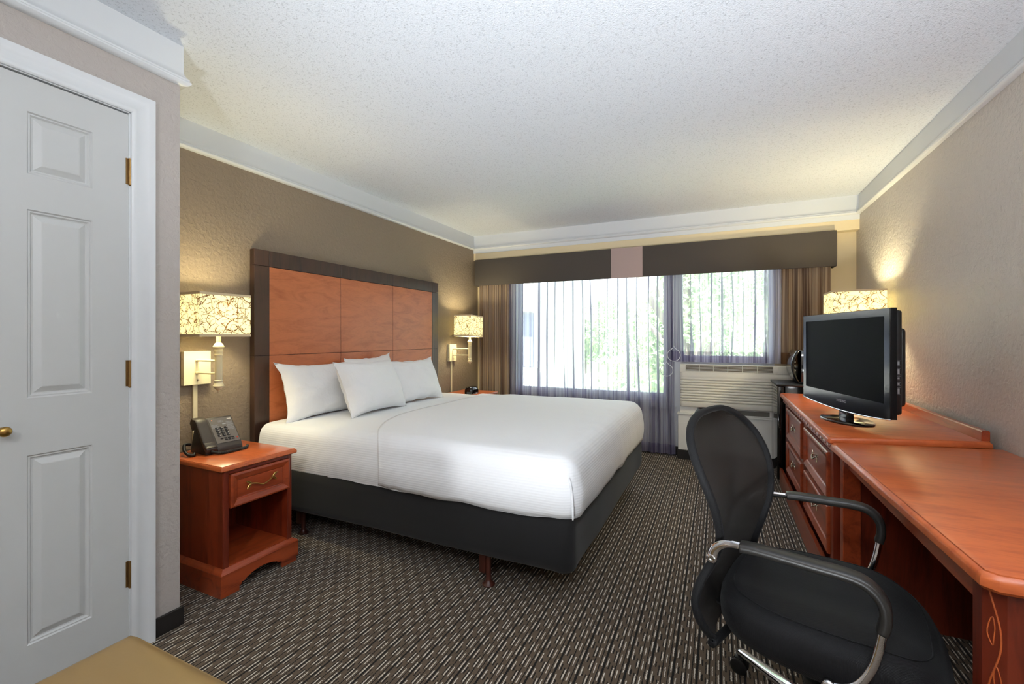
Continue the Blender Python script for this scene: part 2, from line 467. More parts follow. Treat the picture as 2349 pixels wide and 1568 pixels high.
# ------------------------------------------------------------------ room shell
RX, WY, SY, CZ = 3.85, 4.86, 4.76, 2.45     # right wall, window wall, soffit front, ceiling
CX_, CY_ = .67, 1.106                        # closet wall plane and its end
BK = -1.7                                    # back of the room
struct('floor', B(-.15, 4.0, BK - .15, WY + .12, -.12, 0), M['carpet'])
struct('ceiling', B(-.15, 4.0, BK - .15, WY + .3, CZ, CZ + .15), M['ceiling'])
struct('wall_left', B(-.12, 0, CY_ - .02, WY + .12, 0, CZ), M['wall_taupe'])
struct('wall_right', B(RX, RX + .12, BK, WY + .12, 0, CZ), M['wall'])
struct('wall_back', B(-.12, RX + .12, BK - .12, BK, 0, CZ), M['wall'])
# closet: front wall with the double-door opening, and its end wall
DY0, DY1, DZ = .14, .932, 2.088
bm = NB()
box(bm, CX_ - .10, CX_, BK, DY0, 0, CZ); box(bm, CX_ - .10, CX_, DY1, CY_, 0, CZ); box(bm, CX_ - .10, CX_, DY0, DY1, DZ, CZ)
struct('wall_closet', bm, M['wall_closet'])
struct('wall_closet_end', B(-.1, CX_ - .10, CY_ - .1, CY_, 0, CZ), M['wall_taupe'])
struct('wall_closet_back', B(.0, .02, BK, CY_ - .1, 0, CZ), M['wall'])
# window wall: beige surround with lamp glow in its colour, holes for two windows
WX0, WXM0, WXM1, WX1 = .52, 2.26, 2.36, 3.22
WZ0, WZ0R, WZ1 = .585, .985, 2.11
bm = NB()
box(bm, 0, WX0, WY, WY + .12, 0, CZ); box(bm, WX1, RX, WY, WY + .12, 0, CZ)
box(bm, WX0, WX1, WY, WY + .12, WZ1, CZ)
struct('wall_window', bm, M['wall_lamplit'])
bm = NB()
box(bm, WX0, WXM0, WY, WY + .12, 0, WZ0); box(bm, WXM0, WX1, WY, WY + .12, 0, WZ0R); box(bm, WXM0, WXM1, WY, WY + .12, WZ0R, WZ1)
struct('wall_under_window', bm, M['wall_white'])
struct('wall_soffit', B(0, RX, SY, WY, 2.155, CZ), M['wall_lamplit'])

# window frames
def window(name, x0, x1, z0, z1, mull=()):
    bm = NB(); w = .045
    box(bm, x0, x0 + w, WY + .02, WY + .09, z0, z1, .004); box(bm, x1 - w, x1, WY + .02, WY + .09, z0, z1, .004)
    box(bm, x0 + w, x1 - w, WY + .02, WY + .09, z0, z0 + w, .004); box(bm, x0 + w, x1 - w, WY + .02, WY + .09, z1 - w, z1, .004)
    for mx_ in mull: box(bm, mx_ - .02, mx_ + .02, WY + .02, WY + .09, z0 + w, z1 - w, .004)
    f = struct(name, bm, M['alu'], smooth=True)
    bm = B(x0 + w, x1 - w, WY + .05, WY + .056, z0 + w, z1 - w)
    obj('glass_pane', bm, M['glass'], f)
    return f
w1 = window('window_1', WX0, WXM0, WZ0, WZ1)
w2 = window('window_2', WXM1, WX1, WZ0R, WZ1)
bm = B(WX0 - .04, 2.345, WY - .032, WY + .02, .475, .505, .005); obj('sill', bm, M['trim'], w1, True)

# crown moulding, mitred round the room, one object per wall run
path = [(RX, BK), (RX, SY), (0, SY), (0, CY_), (CX_, CY_), (CX_, BK)]
prof = [(0, 2.283), (.018, 2.283), (.026, 2.288), (.031, 2.294), (.031, 2.300), (.025, 2.305), (.026, 2.311), (.020, 2.318), (.013, 2.328), (.010, 2.340), (.010, CZ), (0, CZ)]
def mitre(i, d):
    n = len(path); p = Vector(path[i]); a = (p - Vector(path[i - 1])).normalized(); b = (Vector(path[(i + 1) % n]) - p).normalized()
    na, nb = Vector((-a.y, a.x)), Vector((-b.y, b.x))
    k = d / (1 + na.dot(nb))
    return p + (na + nb) * k
def run(name, i, prof, mat):
    bm = NB(); n = len(path); j = (i + 1) % n; A = []; Bv = []
    for d, z in prof:
        p = mitre(i, d); q = mitre(j, d)
        A.append(bm.verts.new((p.x, p.y, z))); Bv.append(bm.verts.new((q.x, q.y, z)))
    m = len(prof)
    for k in range(m): bm.faces.new((A[k], A[(k + 1) % m], Bv[(k + 1) % m], Bv[k]))
    bm.faces.new(A[::-1]); bm.faces.new(Bv)
    return struct(name, bm, mat, smooth=True)
for i in range(6): run('trim_%d' % (i + 1), i, prof, M['trim'])
struct('trim_7', B(.0, RX, SY - .006, SY, 2.242, 2.284), M['trim'])
# baseboards
bp = [(0, 0), (.011, 0), (.011, .066), (.006, .074), (0, .074)]
path_c = path
for nm, i in (('baseboard_right', 0), ('baseboard_left', 2), ('baseboard_closet_end', 3), ('baseboard_back', 5)):
    run(nm, i, bp, M['base'])
struct('baseboard_window', B(.0, RX, WY - .012, WY, 0, .09, .003), M['base'])
struct('baseboard_closet', B(CX_, CX_ + .011, 1.005, CY_ + .01, 0, .078, .003), M['base'])
struct('baseboard_closet_far', B(CX_, CX_ + .011, BK, .06, 0, .078, .003), M['base'])

# door casing
cas = [(0, 0), (0, .010), (.006, .016), (.016, .018), (.024, .014), (.040, .013), (.052, .016), (.060, .022), (.075, .022), (.075, 0)]
bm = NB()
def cas_pts(d, h):   # U-shaped path around the opening, offset d outward, height h off the wall
    return [(CX_ + h, DY1 + d, 0), (CX_ + h, DY1 + d, DZ + d), (CX_ + h, DY0 - d, DZ + d), (CX_ + h, DY0 - d, 0)]
rows = [[bm.verts.new(p) for p in cas_pts(d, h)] for d, h in cas]
for k in range(len(rows)):
    a, b = rows[k], rows[(k + 1) % len(rows)]
    for q in range(3): bm.faces.new((a[q], a[q + 1], b[q + 1], b[q]))
bm.faces.new([r[0] for r in rows]); bm.faces.new([r[3] for r in rows][::-1])
struct('trim_8', bm, M['trim'], smooth=True)
# stop / jamb behind the doors
bm = NB()
box(bm, CX_ - .10, CX_ + .001, DY1 - .004, DY1 + .004, 0, DZ); box(bm, CX_ - .10, CX_ + .001, DY0 - .004, DY0 + .004, 0, DZ); box(bm, CX_ - .10, CX_ + .001, DY0, DY1, DZ - .003, DZ + .004)
struct('trim_9', bm, M['trim'])

def closet_door(name, y0, y1, hinge_y, knob_y):
    """narrow moulded three-panel door facing +x"""
    z0, z1 = .012, DZ - .008; fx = CX_ - .004
    th = .035; W = y1 - y0; px0, px1 = .110, W - .109
    panels = [(.196, .826), (1.016, 1.643), (1.761, 1.967)]
    bm = NB()
    # face built as strips around the panels
    Mx = plane_M((fx, y0, 0), (0, 1, 0), (0, 0, 1))
    def rect(a0, a1, b0, b1):
        bm.faces.new([bm.verts.new(Mx @ Vector(p)) for p in ((a0, b0, 0), (a1, b0, 0), (a1, b1, 0), (a0, b1, 0))])
    rect(0, px0, z0, z1); rect(px1, W, z0, z1)
    zs = [z0] + [q for p in panels for q in p] + [z1]
    for k in range(0, len(zs), 2): rect(px0, px1, zs[k], zs[k + 1])
    for a, b in panels:
        Mp = plane_M((fx, y0 + px0, a), (0, 1, 0), (0, 0, 1))
        nest(bm, px1 - px0, b - a, [(0, 0), (.004, -.005), (.008, -.0045), (.013, -.010), (.017, -.0105), (.035, -.002), (.038, -.0015)], Mp)
    # edges and back
    fl = [(0, z0), (W, z0), (W, z1), (0, z1)]
    for k in range(4):
        (a, b), (c, d) = fl[k], fl[(k + 1) % 4]
        bm.faces.new([bm.verts.new(Mx @ Vector(p)) for p in ((a, b, 0), (a, b, -th), (c, d, -th), (c, d, 0))])
    bm.faces.new([bm.verts.new(Mx @ Vector((a, b, -th))) for a, b in fl])
    bmesh.ops.remove_doubles(bm, verts=bm.verts, dist=1e-5)
    d = struct(name, bm, M['door'])
    for hz in (.302, 1.079, 1.860):
        hb = NB(); lathe(hb, [(.0055, hz - .05), (.0055, hz + .05)], fx + .006, hinge_y, 10)
        for q in range(4): lathe(hb, [(.0062, hz - .05 + .02 * q + .009), (.0062, hz - .05 + .02 * q + .0105)], fx + .006, hinge_y, 10)
        lathe(hb, [(.003, hz - .056), (.0066, hz - .052), (.0066, hz - .05)], fx + .006, hinge_y, 10)
        s_ = -1 if hinge_y > (y0 + y1) / 2 else 1
        box(hb, fx - .001, fx + .002, min(hinge_y, hinge_y + s_ * .012), max(hinge_y, hinge_y + s_ * .012), hz - .05, hz + .05)
        obj('hinge', hb, M['hinge'], d, True)
    kb = NB(); Mk = Matrix.Translation((fx, knob_y, .919)) @ Matrix.Rotation(pi / 2, 4, 'Y')
    lathe(kb, [(.012, 0), (.012, .004), (.006, .006), (.006, .014), (.010, .017), (.0155, .023), (.0165, .029), (.013, .035), (.006, .0375), (.0, .038)], seg=20, M=Mk)
    obj('knob', kb, M['brass'], d, 'all')
    return d
closet_door('door_1', .54, .928, .931, .592)
closet_door('door_2', .144, .534, .141, .482)

# ------------------------------------------------------------------ headboard
hb_ = thing('headboard', 'cherry panelled headboard with a dark espresso frame on the taupe wall', 'headboard', (0.0, 2.8925, 0))
HY0, HY1, HZ = 1.87, 3.915, 1.786
hx = .052; fw = .1045; z_in = 1.682; z_mid = 1.097
bm = NB()
gcols = [HY0, HY0 + fw, 2.587, 3.202, HY1 - fw, HY1]
g = .0016
# frame: side posts and top rail in pieces with fine grooves between them
segs = []
for (a, b) in ((HY0, HY0 + fw), (HY1 - fw, HY1)):
    segs += [(a, b, .12, z_mid), (a, b, z_mid, z_in), (a, b, z_in, HZ)]
for a, b in zip(gcols[1:-1], gcols[2:-1]): segs.append((a, b, z_in, HZ))
for k, (a, b, c_, d_) in enumerate(segs):
    box(bm, .008, hx, a + g * (a > HY0), b - g * (b < HY1), c_ + g, d_ - g * (d_ < HZ), .0012, 1)
obj('frame', bm, M['head_frame'], hb_, world=True)
obj('backing', B(.002, hx - .004, HY0 + .004, HY1 - .004, .12, HZ - .004), M['groove'], hb_, world=True)
for a, b in zip(gcols[1:-2], gcols[2:-1]):
    for c_, d_ in ((z_mid, z_in), (.50, z_mid)):
        obj('panel', B(.010, hx - .002, a + g, b - g, c_ + g, d_ - g, .0012, 1), M['head_panel'], hb_, world=True)

# ------------------------------------------------------------------ bed
BX0, BX1, BY0, BY1 = .075, 2.165, 1.865, 3.795
bed = thing('bed_base', 'low bed base wrapped in a tight charcoal skirt on brown legs', 'bed base', ((BX0 + BX1) / 2, (BY0 + BY1) / 2, 0))
def rrect(x0, x1, y0, y1, r, n=6):
    out = []
    for cx, cy, a0 in ((x1 - r, y1 - r, 0), (x0 + r, y1 - r, pi / 2), (x0 + r, y0 + r, pi), (x1 - r, y0 + r, 1.5 * pi)):
        for k in range(n + 1):
            a = a0 + pi / 2 * k / n; out.append((cx + r * cos(a), cy + r * sin(a)))
    return out
def densify(poly, step=.05):
    out = []
    for i in range(len(poly)):
        a, b = Vector(poly[i]), Vector(poly[(i + 1) % len(poly)]); n = max(1, int((b - a).length / step))
        for k in range(n): out.append(tuple(a + (b - a) * k / n))
    return out
pl = densify(rrect(BX0, BX1, BY0, BY1, .055), .04)
bm = NB(); rings = []
for z, off in ((.415, -.012), (.41, -.002), (.36, .0), (.28, .003), (.21, .003), (.182, -.002), (.168, -.014), (.165, -.05)):
    ring = []
    for (x, y) in pl:
        cx, cy = (BX0 + BX1) / 2, (BY0 + BY1) / 2
        w = mnoise.noise(Vector((x * 2.5, y * 2.5, z * 3))) * .008
        nx = (1 if x > cx else -1) * (1 if abs(x - cx) > (BX1 - BX0) / 2 - .06 else 0); ny = (1 if y > cy else -1) * (1 if abs(y - cy) > (BY1 - BY0) / 2 - .06 else 0)
        l = hypot(nx, ny) or 1; o_ = off + w * (z < .4)
        dz = mnoise.noise(Vector((x * 4, y * 4, 9))) * .005 if z < .19 else 0
        ring.append(bm.verts.new((x + nx / l * o_, y + ny / l * o_, z + dz)))
    rings.append(ring)
for a, b in zip(rings, rings[1:]):
    for i in range(len(a)): bm.faces.new((a[i], b[i], b[(i + 1) % len(a)], a[(i + 1) % len(a)]))
bm.faces.new(rings[0]); bm.faces.new(rings[-1][::-1])
obj('skirt', bm, M['skirt'], bed, 'all', world=True)
for lx, ly in ((.40, 1.945), (1.713, 1.925), (.40, 3.7), (1.713, 3.7), (1.06, 2.83)):
    bm = NB()
    box(bm, lx - .045, lx - .01, ly - .014, ly + .02, .06, .2, .003)
    lathe(bm, [(.030, 0), (.032, .006), (.018, .018), (.013, .03), (.013, .2)], lx, ly + .004, 16)
    obj('leg', bm, M['bed_leg'], bed, True, world=True)

# mattress with fitted sheet
def drape_surface(x0, x1, y0, y1, ztop, r, drop, res=.03, open_x0=True, amp=.003, seed=0, botfn=None, crown=.012, xl=None):
    """cloth over a box: flat top, rounded shoulder of radius r, hanging drop below; open on the head (x0) side"""
    L = r * pi / 2 + drop
    fx0 = x0 if open_x0 else x0 + r
    U0 = fx0 - (0 if open_x0 else L); U1 = x1 - r + L; V0 = y0 + r - L; V1 = y1 - r + L
    nu = int((U1 - U0) / res); nv = int((V1 - V0) / res)
    cx, cy = (x0 + x1) / 2, (y0 + y1) / 2
    def f(a, b):
        # snap so that flat/shoulder/hang are all well sampled
        U = U0 + (U1 - U0) * a; V = V0 + (V1 - V0) * b
        bx, by = min(max(U, fx0), x1 - r), min(max(V, y0 + r), y1 - r)
        ox, oy = U - bx, V - by
        d = max(abs(ox), abs(oy))
        hyp = hypot(ox, oy)
        if hyp < 1e-9: ux = uy = 0
        else: ux, uy = ox / hyp, oy / hyp
        d = min(d, L)
        if d < r * pi / 2: h, dz = r * sin(d / r), r * (1 - cos(d / r))
        else: h, dz = r, r + (d - r * pi / 2)
        ex = 1 - ((bx - cx) / (x1 - cx)) ** 4 if x1 > cx else 0; ey = 1 - ((by - cy) / (y1 - cy)) ** 4
        x, y = bx + ux * h, by + uy * h
        z = ztop - dz + crown * max(0, min(1, ey)) * (1 if d == 0 else max(0, 1 - d / r))
        w = mnoise.noise(Vector((x * 3.1 + seed, y * 3.1, z * 4))) + .5 * mnoise.noise(Vector((x * 9 + seed, y * 9, z * 7)))
        x += ux * w * amp * 1.6; y += uy * w * amp * 1.6; z += w * amp * (1 if d < r else .2)
        if d > r * pi / 2:
            q = (d - r * pi / 2) / max(drop, 1e-6)
            bulge = .014 * sin(pi * min(1, q))
            x += ux * bulge; y += uy * bulge
            if botfn: z += q * botfn(x, y)
        if xl: x = xl(x, y, z)
        return (x, y, z)
    bm = NB(); grid_surf(bm, f, nu, nv)
    return bm
mat_ = thing('mattress', 'thick white mattress in a fitted sheet, bare beside the left pillow', 'mattress', (1.12, 2.83, .415))
bm = NB()
prism(bm, rrect(BX0 + .03, BX1 - .03, BY0 + .025, BY1 - .025, .08), .417, .62, 0)
obj('core', bm, M['mattress'], mat_, world=True)
wav = lambda x, y: .012 * mnoise.noise(Vector((x * 6, y * 6, 3)))
bm = drape_surface(BX0 + .02, BX1 - .015, BY0 + .01, BY1 - .01, .660, .065, .197, .03, amp=.0028, seed=3, botfn=lambda x, y: wav(x, y) - .006)
obj('fitted_sheet', bm, M['linen'], mat_, 'all', world=True)

# flat sheet and coverlet draped over the foot two thirds
hang = lambda x, y: .016 * mnoise.noise(Vector((x * 5, y * 5, 1))) + (-.03 * max(0, min(1, (y - 2.1) / 1.4)) if x > 2.1 else 0)
bm = drape_surface(.700, BX1 + .004, BY0 - .006, BY1 + .006, .674, .085, .181, .028, amp=.003, seed=11, botfn=hang,
                   xl=lambda x, y, z: x + (.012 * mnoise.noise(Vector((y * 4, z * 4, 0))) if x < .72 else 0))
sh = obj('flat_sheet', bm, M['linen'], None, 'all')
tag(sh, 'white top sheet whose straight edge shows along the near side of the bed', 'bed sheet')
def seam(x, y, z):
    yy = abs(y - 2.83) / .97
    sx = .78 + .30 * max(0, (yy - .35) / .65) ** 2 + .008 * sin(y * 9)
    # pull the head edge into a soft curve
    k = max(0, 1 - (x - .78) / .5)
    return x + (sx - .78) * k
bm = drape_surface(.78, BX1 + .014, BY0 - .016, BY1 + .016, .686, .100, .174, .026, amp=.0032, seed=23, botfn=lambda x, y: hang(x, y) + .002, xl=seam)
cv = obj('coverlet', bm, M['linen'], None, 'all')
sol = cv.modifiers.new('thickness', 'SOLIDIFY'); sol.thickness = .005; sol.offset = -1
tag(cv, 'white quilted coverlet stretched over the foot of the bed with boxed corners', 'coverlet')
# fold pleat at the near foot corner (part of the coverlet)
bm = NB()
pp = catmull([(2.146, 1.868, .60), (2.158, 1.861, .55), (2.166, 1.853, .48), (2.168, 1.851, .425)], 6)
sweep(bm, pp, superel(.006, .0025, 2.5, 10), up=(1, -1, 0), scale=lambda q: .35 + .65 * sin(pi * min(1, q * .75 + .1)))
obj('corner_pleat', bm, M['linen'], cv, 'all')

# pillows
def pillow(label, cx, cy, cz, w, h, th, lean, yaw, roll=0.0, seed=0, ears=(1, 1, 1, 1)):
    """w along y, h up; lean = tilt backwards towards the headboard"""
    p = thing('pillow', label, 'pillow', (cx, cy, cz), yaw, 'white pillows against the headboard')
    n = 26
    bm = NB()
    Mx = Matrix.Rotation(roll, 4, 'X'); Ml = Matrix.Rotation(-lean, 4, 'Y')
    def mk(side):
        def f(a, b):
            u, v_ = 2 * a - 1, 2 * b - 1
            # pinch the middle of each edge inwards so the corners read as ears
            pu = u * (1 - .07 * (1 - v_ * v_) * abs(u) ** 3 - 0) ; pv = v_ * (1 - .11 * (1 - u * u) * abs(v_) ** 3)
            k = (1 if u > 0 else 0) + (2 if v_ > 0 else 0)
            e = ears[k] * .045 * (abs(u) * abs(v_)) ** 6
            pu *= 1 + e; pv *= 1 + e * 1.2
            prof_ = max(0, (1 - abs(u) ** 2.6)) ** .55 * max(0, (1 - abs(v_) ** 2.6)) ** .55
            prof_ = max(prof_, .07 * min(1, (1 - max(abs(u), abs(v_))) * 13))
            wv = mnoise.noise(Vector((u * 1.7 + seed, v_ * 1.7, side * 2.0))) * .018 + mnoise.noise(Vector((u * 4.5 + seed, v_ * 4.5, side))) * .010
            edge = 1 - max(abs(u), abs(v_)) ** 8
            wv *= min(1, prof_ * 1.4)
            x = side * (th / 2 * prof_ + (wv * edge if side > 0 else wv * .4 * edge)) + .006 * mnoise.noise(Vector((u * 5, v_ * 5, seed))) * (1 - edge)
            y = pu * w / 2 + .008 * mnoise.noise(Vector((v_ * 4, seed, 2))); z = (pv + 1) * h / 2 + .008 * mnoise.noise(Vector((u * 4, seed, 5)))
            return Ml @ Mx @ Vector((x, y, z))
        return f
    grid_surf(bm, mk(1), n, n); grid_surf(bm, mk(-1), n, n)
    bmesh.ops.remove_doubles(bm, verts=bm.verts, dist=1e-4)
    obj('pillowcase', bm, M['pillow'], p, True)
    return p
pillow('white pillow leaning on the left end of the headboard, its corner ear sticking out', .225, 2.325, .662, .70, .39, .17, radians(15), 0, 0, 1, (1, .6, 1.6, .6))
pillow('white pillow mostly hidden, top edge peeking above the front middle pillow', .235, 2.80, .672, .52, .405, .15, radians(14), 0, .03, 5, (1, 1, 0, 1))
pillow('plump white pillow in front, in the middle of the row', .50, 2.54, .673, .60, .405, .21, radians(24), radians(2), 0, 9, (.2, .2, .4, 0))
pillow('white pillow at the right end of the row, nearest the window', .44, 3.10, .674, .60, .38, .18, radians(23), radians(-4), 0, 14, (0, .6, .4, 1.4))

# ------------------------------------------------------------------ nightstands
def leaf_pull(parent, M4, w=.105, mat='brass', twist=True):
    """vine shaped pull: wavy stem with two leaves at each end; local x along, y up, z out"""
    bm = NB()
    pts = [(-w / 2 + .014, .010, .008), (-w / 4, .006, .017), (-.008, -.006, .02), (.008, -.006, .02), (w / 4, .004, .017), (w / 2 - .014, .014, .008)]
    pts = [(a, b * 1.0, c_) for a, b, c_ in pts]
    sweep(bm, catmull(pts, 6), circ(.0034, 8), up=(0, 0, 1))
    for k in range(4):
        x = -.009 + k * .006
        lathe(bm, [(.0020, -.003), (.0037, 0), (.0020, .003)], seg=8, M=Matrix.Translation((x, -.006, .02)) @ Matrix.Rotation(pi / 2, 4, 'Y'))
    for sx in (-1, 1):
        for ang in (.55, -.75):
            bl = Matrix.Translation((sx * (w / 2 - .016), .010 if sx < 0 else .014, .008)) @ Matrix.Rotation((pi if sx < 0 else 0) + sx * ang, 4, 'Z')
            vs = []
            prof_l = [(0, .0015), (.008, .0055), (.016, .0072), (.024, .0052), (.033, .0006)]
            rings_ = []
            for q, (lx, hw) in enumerate(prof_l):
                rings_.append([bm.verts.new(bl @ Vector((lx, yy * hw, zz))) for yy, zz in ((-1, 0), (-.5, .0022), (0, .0012), (.5, .0022), (1, 0), (0, -.002))])
            for a, b in zip(rings_, rings_[1:]):
                for i in range(6): bm.faces.new((a[i], a[(i + 1) % 6], b[(i + 1) % 6], b[i]))
    for sx in (-1, 1): lathe(bm, [(.003, 0), (.003, .010)], sx * (w / 2 - .018), .011, 8)
    bm.transform(M4)
    return obj('handle', bm, M[mat], parent, True, world=True)

def shaped_apron(bm, x0, x1, y0, y1, z0, z1, foot, rise):
    """plinth board along y at x0..x1 with two bracket feet and an arched cut-out"""
    n = 22; top = [(y0, z1), (y1, z1)]
    bot = [(y1, z0)]
    bot.append((y1 - foot, z0)); bot.append((y1 - foot - .008, z0 + .012)); bot.append((y1 - foot - .02, z0 + .012))
    a, b = y1 - foot - .02, y0 + foot + .02
    for k in range(1, n): 
        q = k / n; bot.append((a + (b - a) * q, z0 + .012 + rise * sin(pi * q) ** .7))
    bot += [(y0 + foot + .02, z0 + .012), (y0 + foot + .008, z0 + .012), (y0 + foot, z0), (y0, z0)]
    poly = top + bot
    A = [bm.verts.new((x0, y, z)) for y, z in poly]; Bv = [bm.verts.new((x1, y, z)) for y, z in poly]
    m = len(poly)
    bm.faces.new(A); bm.faces.new(Bv[::-1])
    for i in range(m): bm.faces.new((A[i], A[(i + 1) % m], Bv[(i + 1) % m], Bv[i]))

def edge_top(bm, poly, z0, z1, over):
    """table top with a rounded nosing: stacked outlines"""
    cx = sum(p[0] for p in poly) / len(poly); cy = sum(p[1] for p in poly) / len(poly)
    n = len(poly)
    def off(d):
        out = []
        for i in range(n):
            p = Vector(poly[i]); a = (p - Vector(poly[i - 1])).normalized(); b = (Vector(poly[(i + 1) % n]) - p).normalized()
            na, nb = Vector((a.y, -a.x)), Vector((b.y, -b.x))
            out.append(p + (na + nb) * (d / (1 + na.dot(nb))))
        return out
    t_ = z1 - z0
    lay = [(-over, z0), (-over * .35, z0), (0, z0 + t_ * .18), (0, z0 + t_ * .55), (-over * .18, z0 + t_ * .78), (-over * .5, z0 + t_ * .9), (-over * .52, z1 - .001), (-over * .62, z1)]
    rings = [[bm.verts.new((q.x, q.y, z)) for q in off(d)] for d, z in lay]
    for a, b in zip(rings, rings[1:]):
        for i in range(n): bm.faces.new((a[i], a[(i + 1) % n], b[(i + 1) % n], b[i]))
    bm.faces.new(rings[0][::-1]); bm.faces.new(rings[-1])

def nightstand(x0, x1, y0, y1, label):
    """open cherry nightstand facing +x"""
    ns = thing('nightstand', label, 'nightstand', ((x0 + x1) / 2, (y0 + y1) / 2, 0), 0)
    top, w = .612, .0
    bx1 = x1 - .022; by0, by1 = y0 + .020, y1 - .020
    bm = NB(); edge_top(bm, [(x0, y0), (x1, y0), (x1, y1), (x0, y1)], top - .026, top, .014)
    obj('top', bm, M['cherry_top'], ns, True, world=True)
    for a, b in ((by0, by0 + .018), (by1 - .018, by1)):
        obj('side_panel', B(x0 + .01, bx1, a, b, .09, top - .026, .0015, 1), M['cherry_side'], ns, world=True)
    obj('back_panel', B(x0 + .012, x0 + .024, by0 + .018, by1 - .018, .09, top - .027), M['cherry_side'], ns, world=True)
    bm = NB()
    for a, b in ((by0, by0 + .026), (by1 - .026, by1)): box(bm, bx1, bx1 + .006, a, b, .115, top - .0265, .0015, 1)
    box(bm, bx1 - .01, bx1 + .006, by0 + .026, by1 - .026, top - .044, top - .0265, .001, 1)
    obj('face_frame', bm, M['cherry_dark'], ns, world=True)
    obj('shelf', B(x0 + .024, bx1, by0 + .018, by1 - .018, .115, .132), M['cherry'], ns, world=True)
    # plinth with moulded top edge
    pz0, pz1 = .0, .125
    px1, py0, py1 = x1 + .004, y0 - .004, y1 + .004
    bm = NB(); shaped_apron(bm, px1 - .02, px1, py0, py1, pz0 + .028, pz1 - .02, .095, .028)
    box(bm, px1 - .020, px1 - .005, py0 + .003, py0 + .092, 0, .029, .002, 1); box(bm, px1 - .020, px1 - .005, py1 - .092, py1 - .003, 0, .029, .002, 1)
    for s_, yy in ((1, py0), (-1, py1)):
        box(bm, x0 + .01, px1 - .02, min(yy, yy + s_ * .018), max(yy, yy + s_ * .018), .028, pz1 - .02)
        box(bm, x0 + .01, px1 - .02, min(yy + s_ * .003, yy + s_ * .018), max(yy + s_ * .003, yy + s_ * .018), 0, .028)
    # cap moulding, mitred on three sides
    pr = [(0, .104), (.001, .108), (-.003, .116), (-.010, .120), (-.020, .128), (-.026, .128), (-.026, .104)]
    A = []
    for d, z in pr:
        A.append([bm.verts.new(p) for p in ((x0 + .01, py0 - d, z), (px1 + d, py0 - d, z), (px1 + d, py1 + d, z), (x0 + .01, py1 + d, z))])
    for k in range(len(A)):
        a, b = A[k], A[(k + 1) % len(A)]
        for q in range(3): bm.faces.new((a[q], a[q + 1], b[q + 1], b[q]))
    bm.faces.new([r[0] for r in A]); bm.faces.new([r[3] for r in A][::-1])
    obj('plinth', bm, M['cherry_y'], ns, True, world=True)
    # drawer
    dz0, dz1 = .405, top - .046
    dy0, dy1 = by0 + .028, by1 - .020
    Mx = plane_M((bx1 + .004, dy0, dz0), (0, 1, 0), (0, 0, 1))
    bm = NB(); nest(bm, dy1 - dy0, dz1 - dz0, [(0, -.016), (0, .012), (.004, .016), (.010, .017), (.032, .009), (.035, .004), (.039, .003), (.041, .005)], Mx)
    bm.faces.new([bm.verts.new(Mx @ Vector(p)) for p in ((0, 0, -.016), (0, dz1 - dz0, -.016), (dy1 - dy0, dz1 - dz0, -.016), (dy1 - dy0, 0, -.016))])
    bmesh.ops.remove_doubles(bm, verts=bm.verts, dist=1e-5)
    dr = obj('drawer', bm, M['cherry_y'], ns, world=True)
    leaf_pull(dr, plane_M((bx1 + .010, (dy0 + dy1) / 2, (dz0 + dz1) / 2), (0, 1, 0), (0, 0, 1)), .145)
    return ns
nightstand(.165, .650, 1.292, 1.698, 'cherry nightstand with the desk telephone on top, near side of the bed')
nightstand(.060, .500, 4.03, 4.436, 'cherry nightstand behind the bed, only a sliver of its top showing by the curtain')

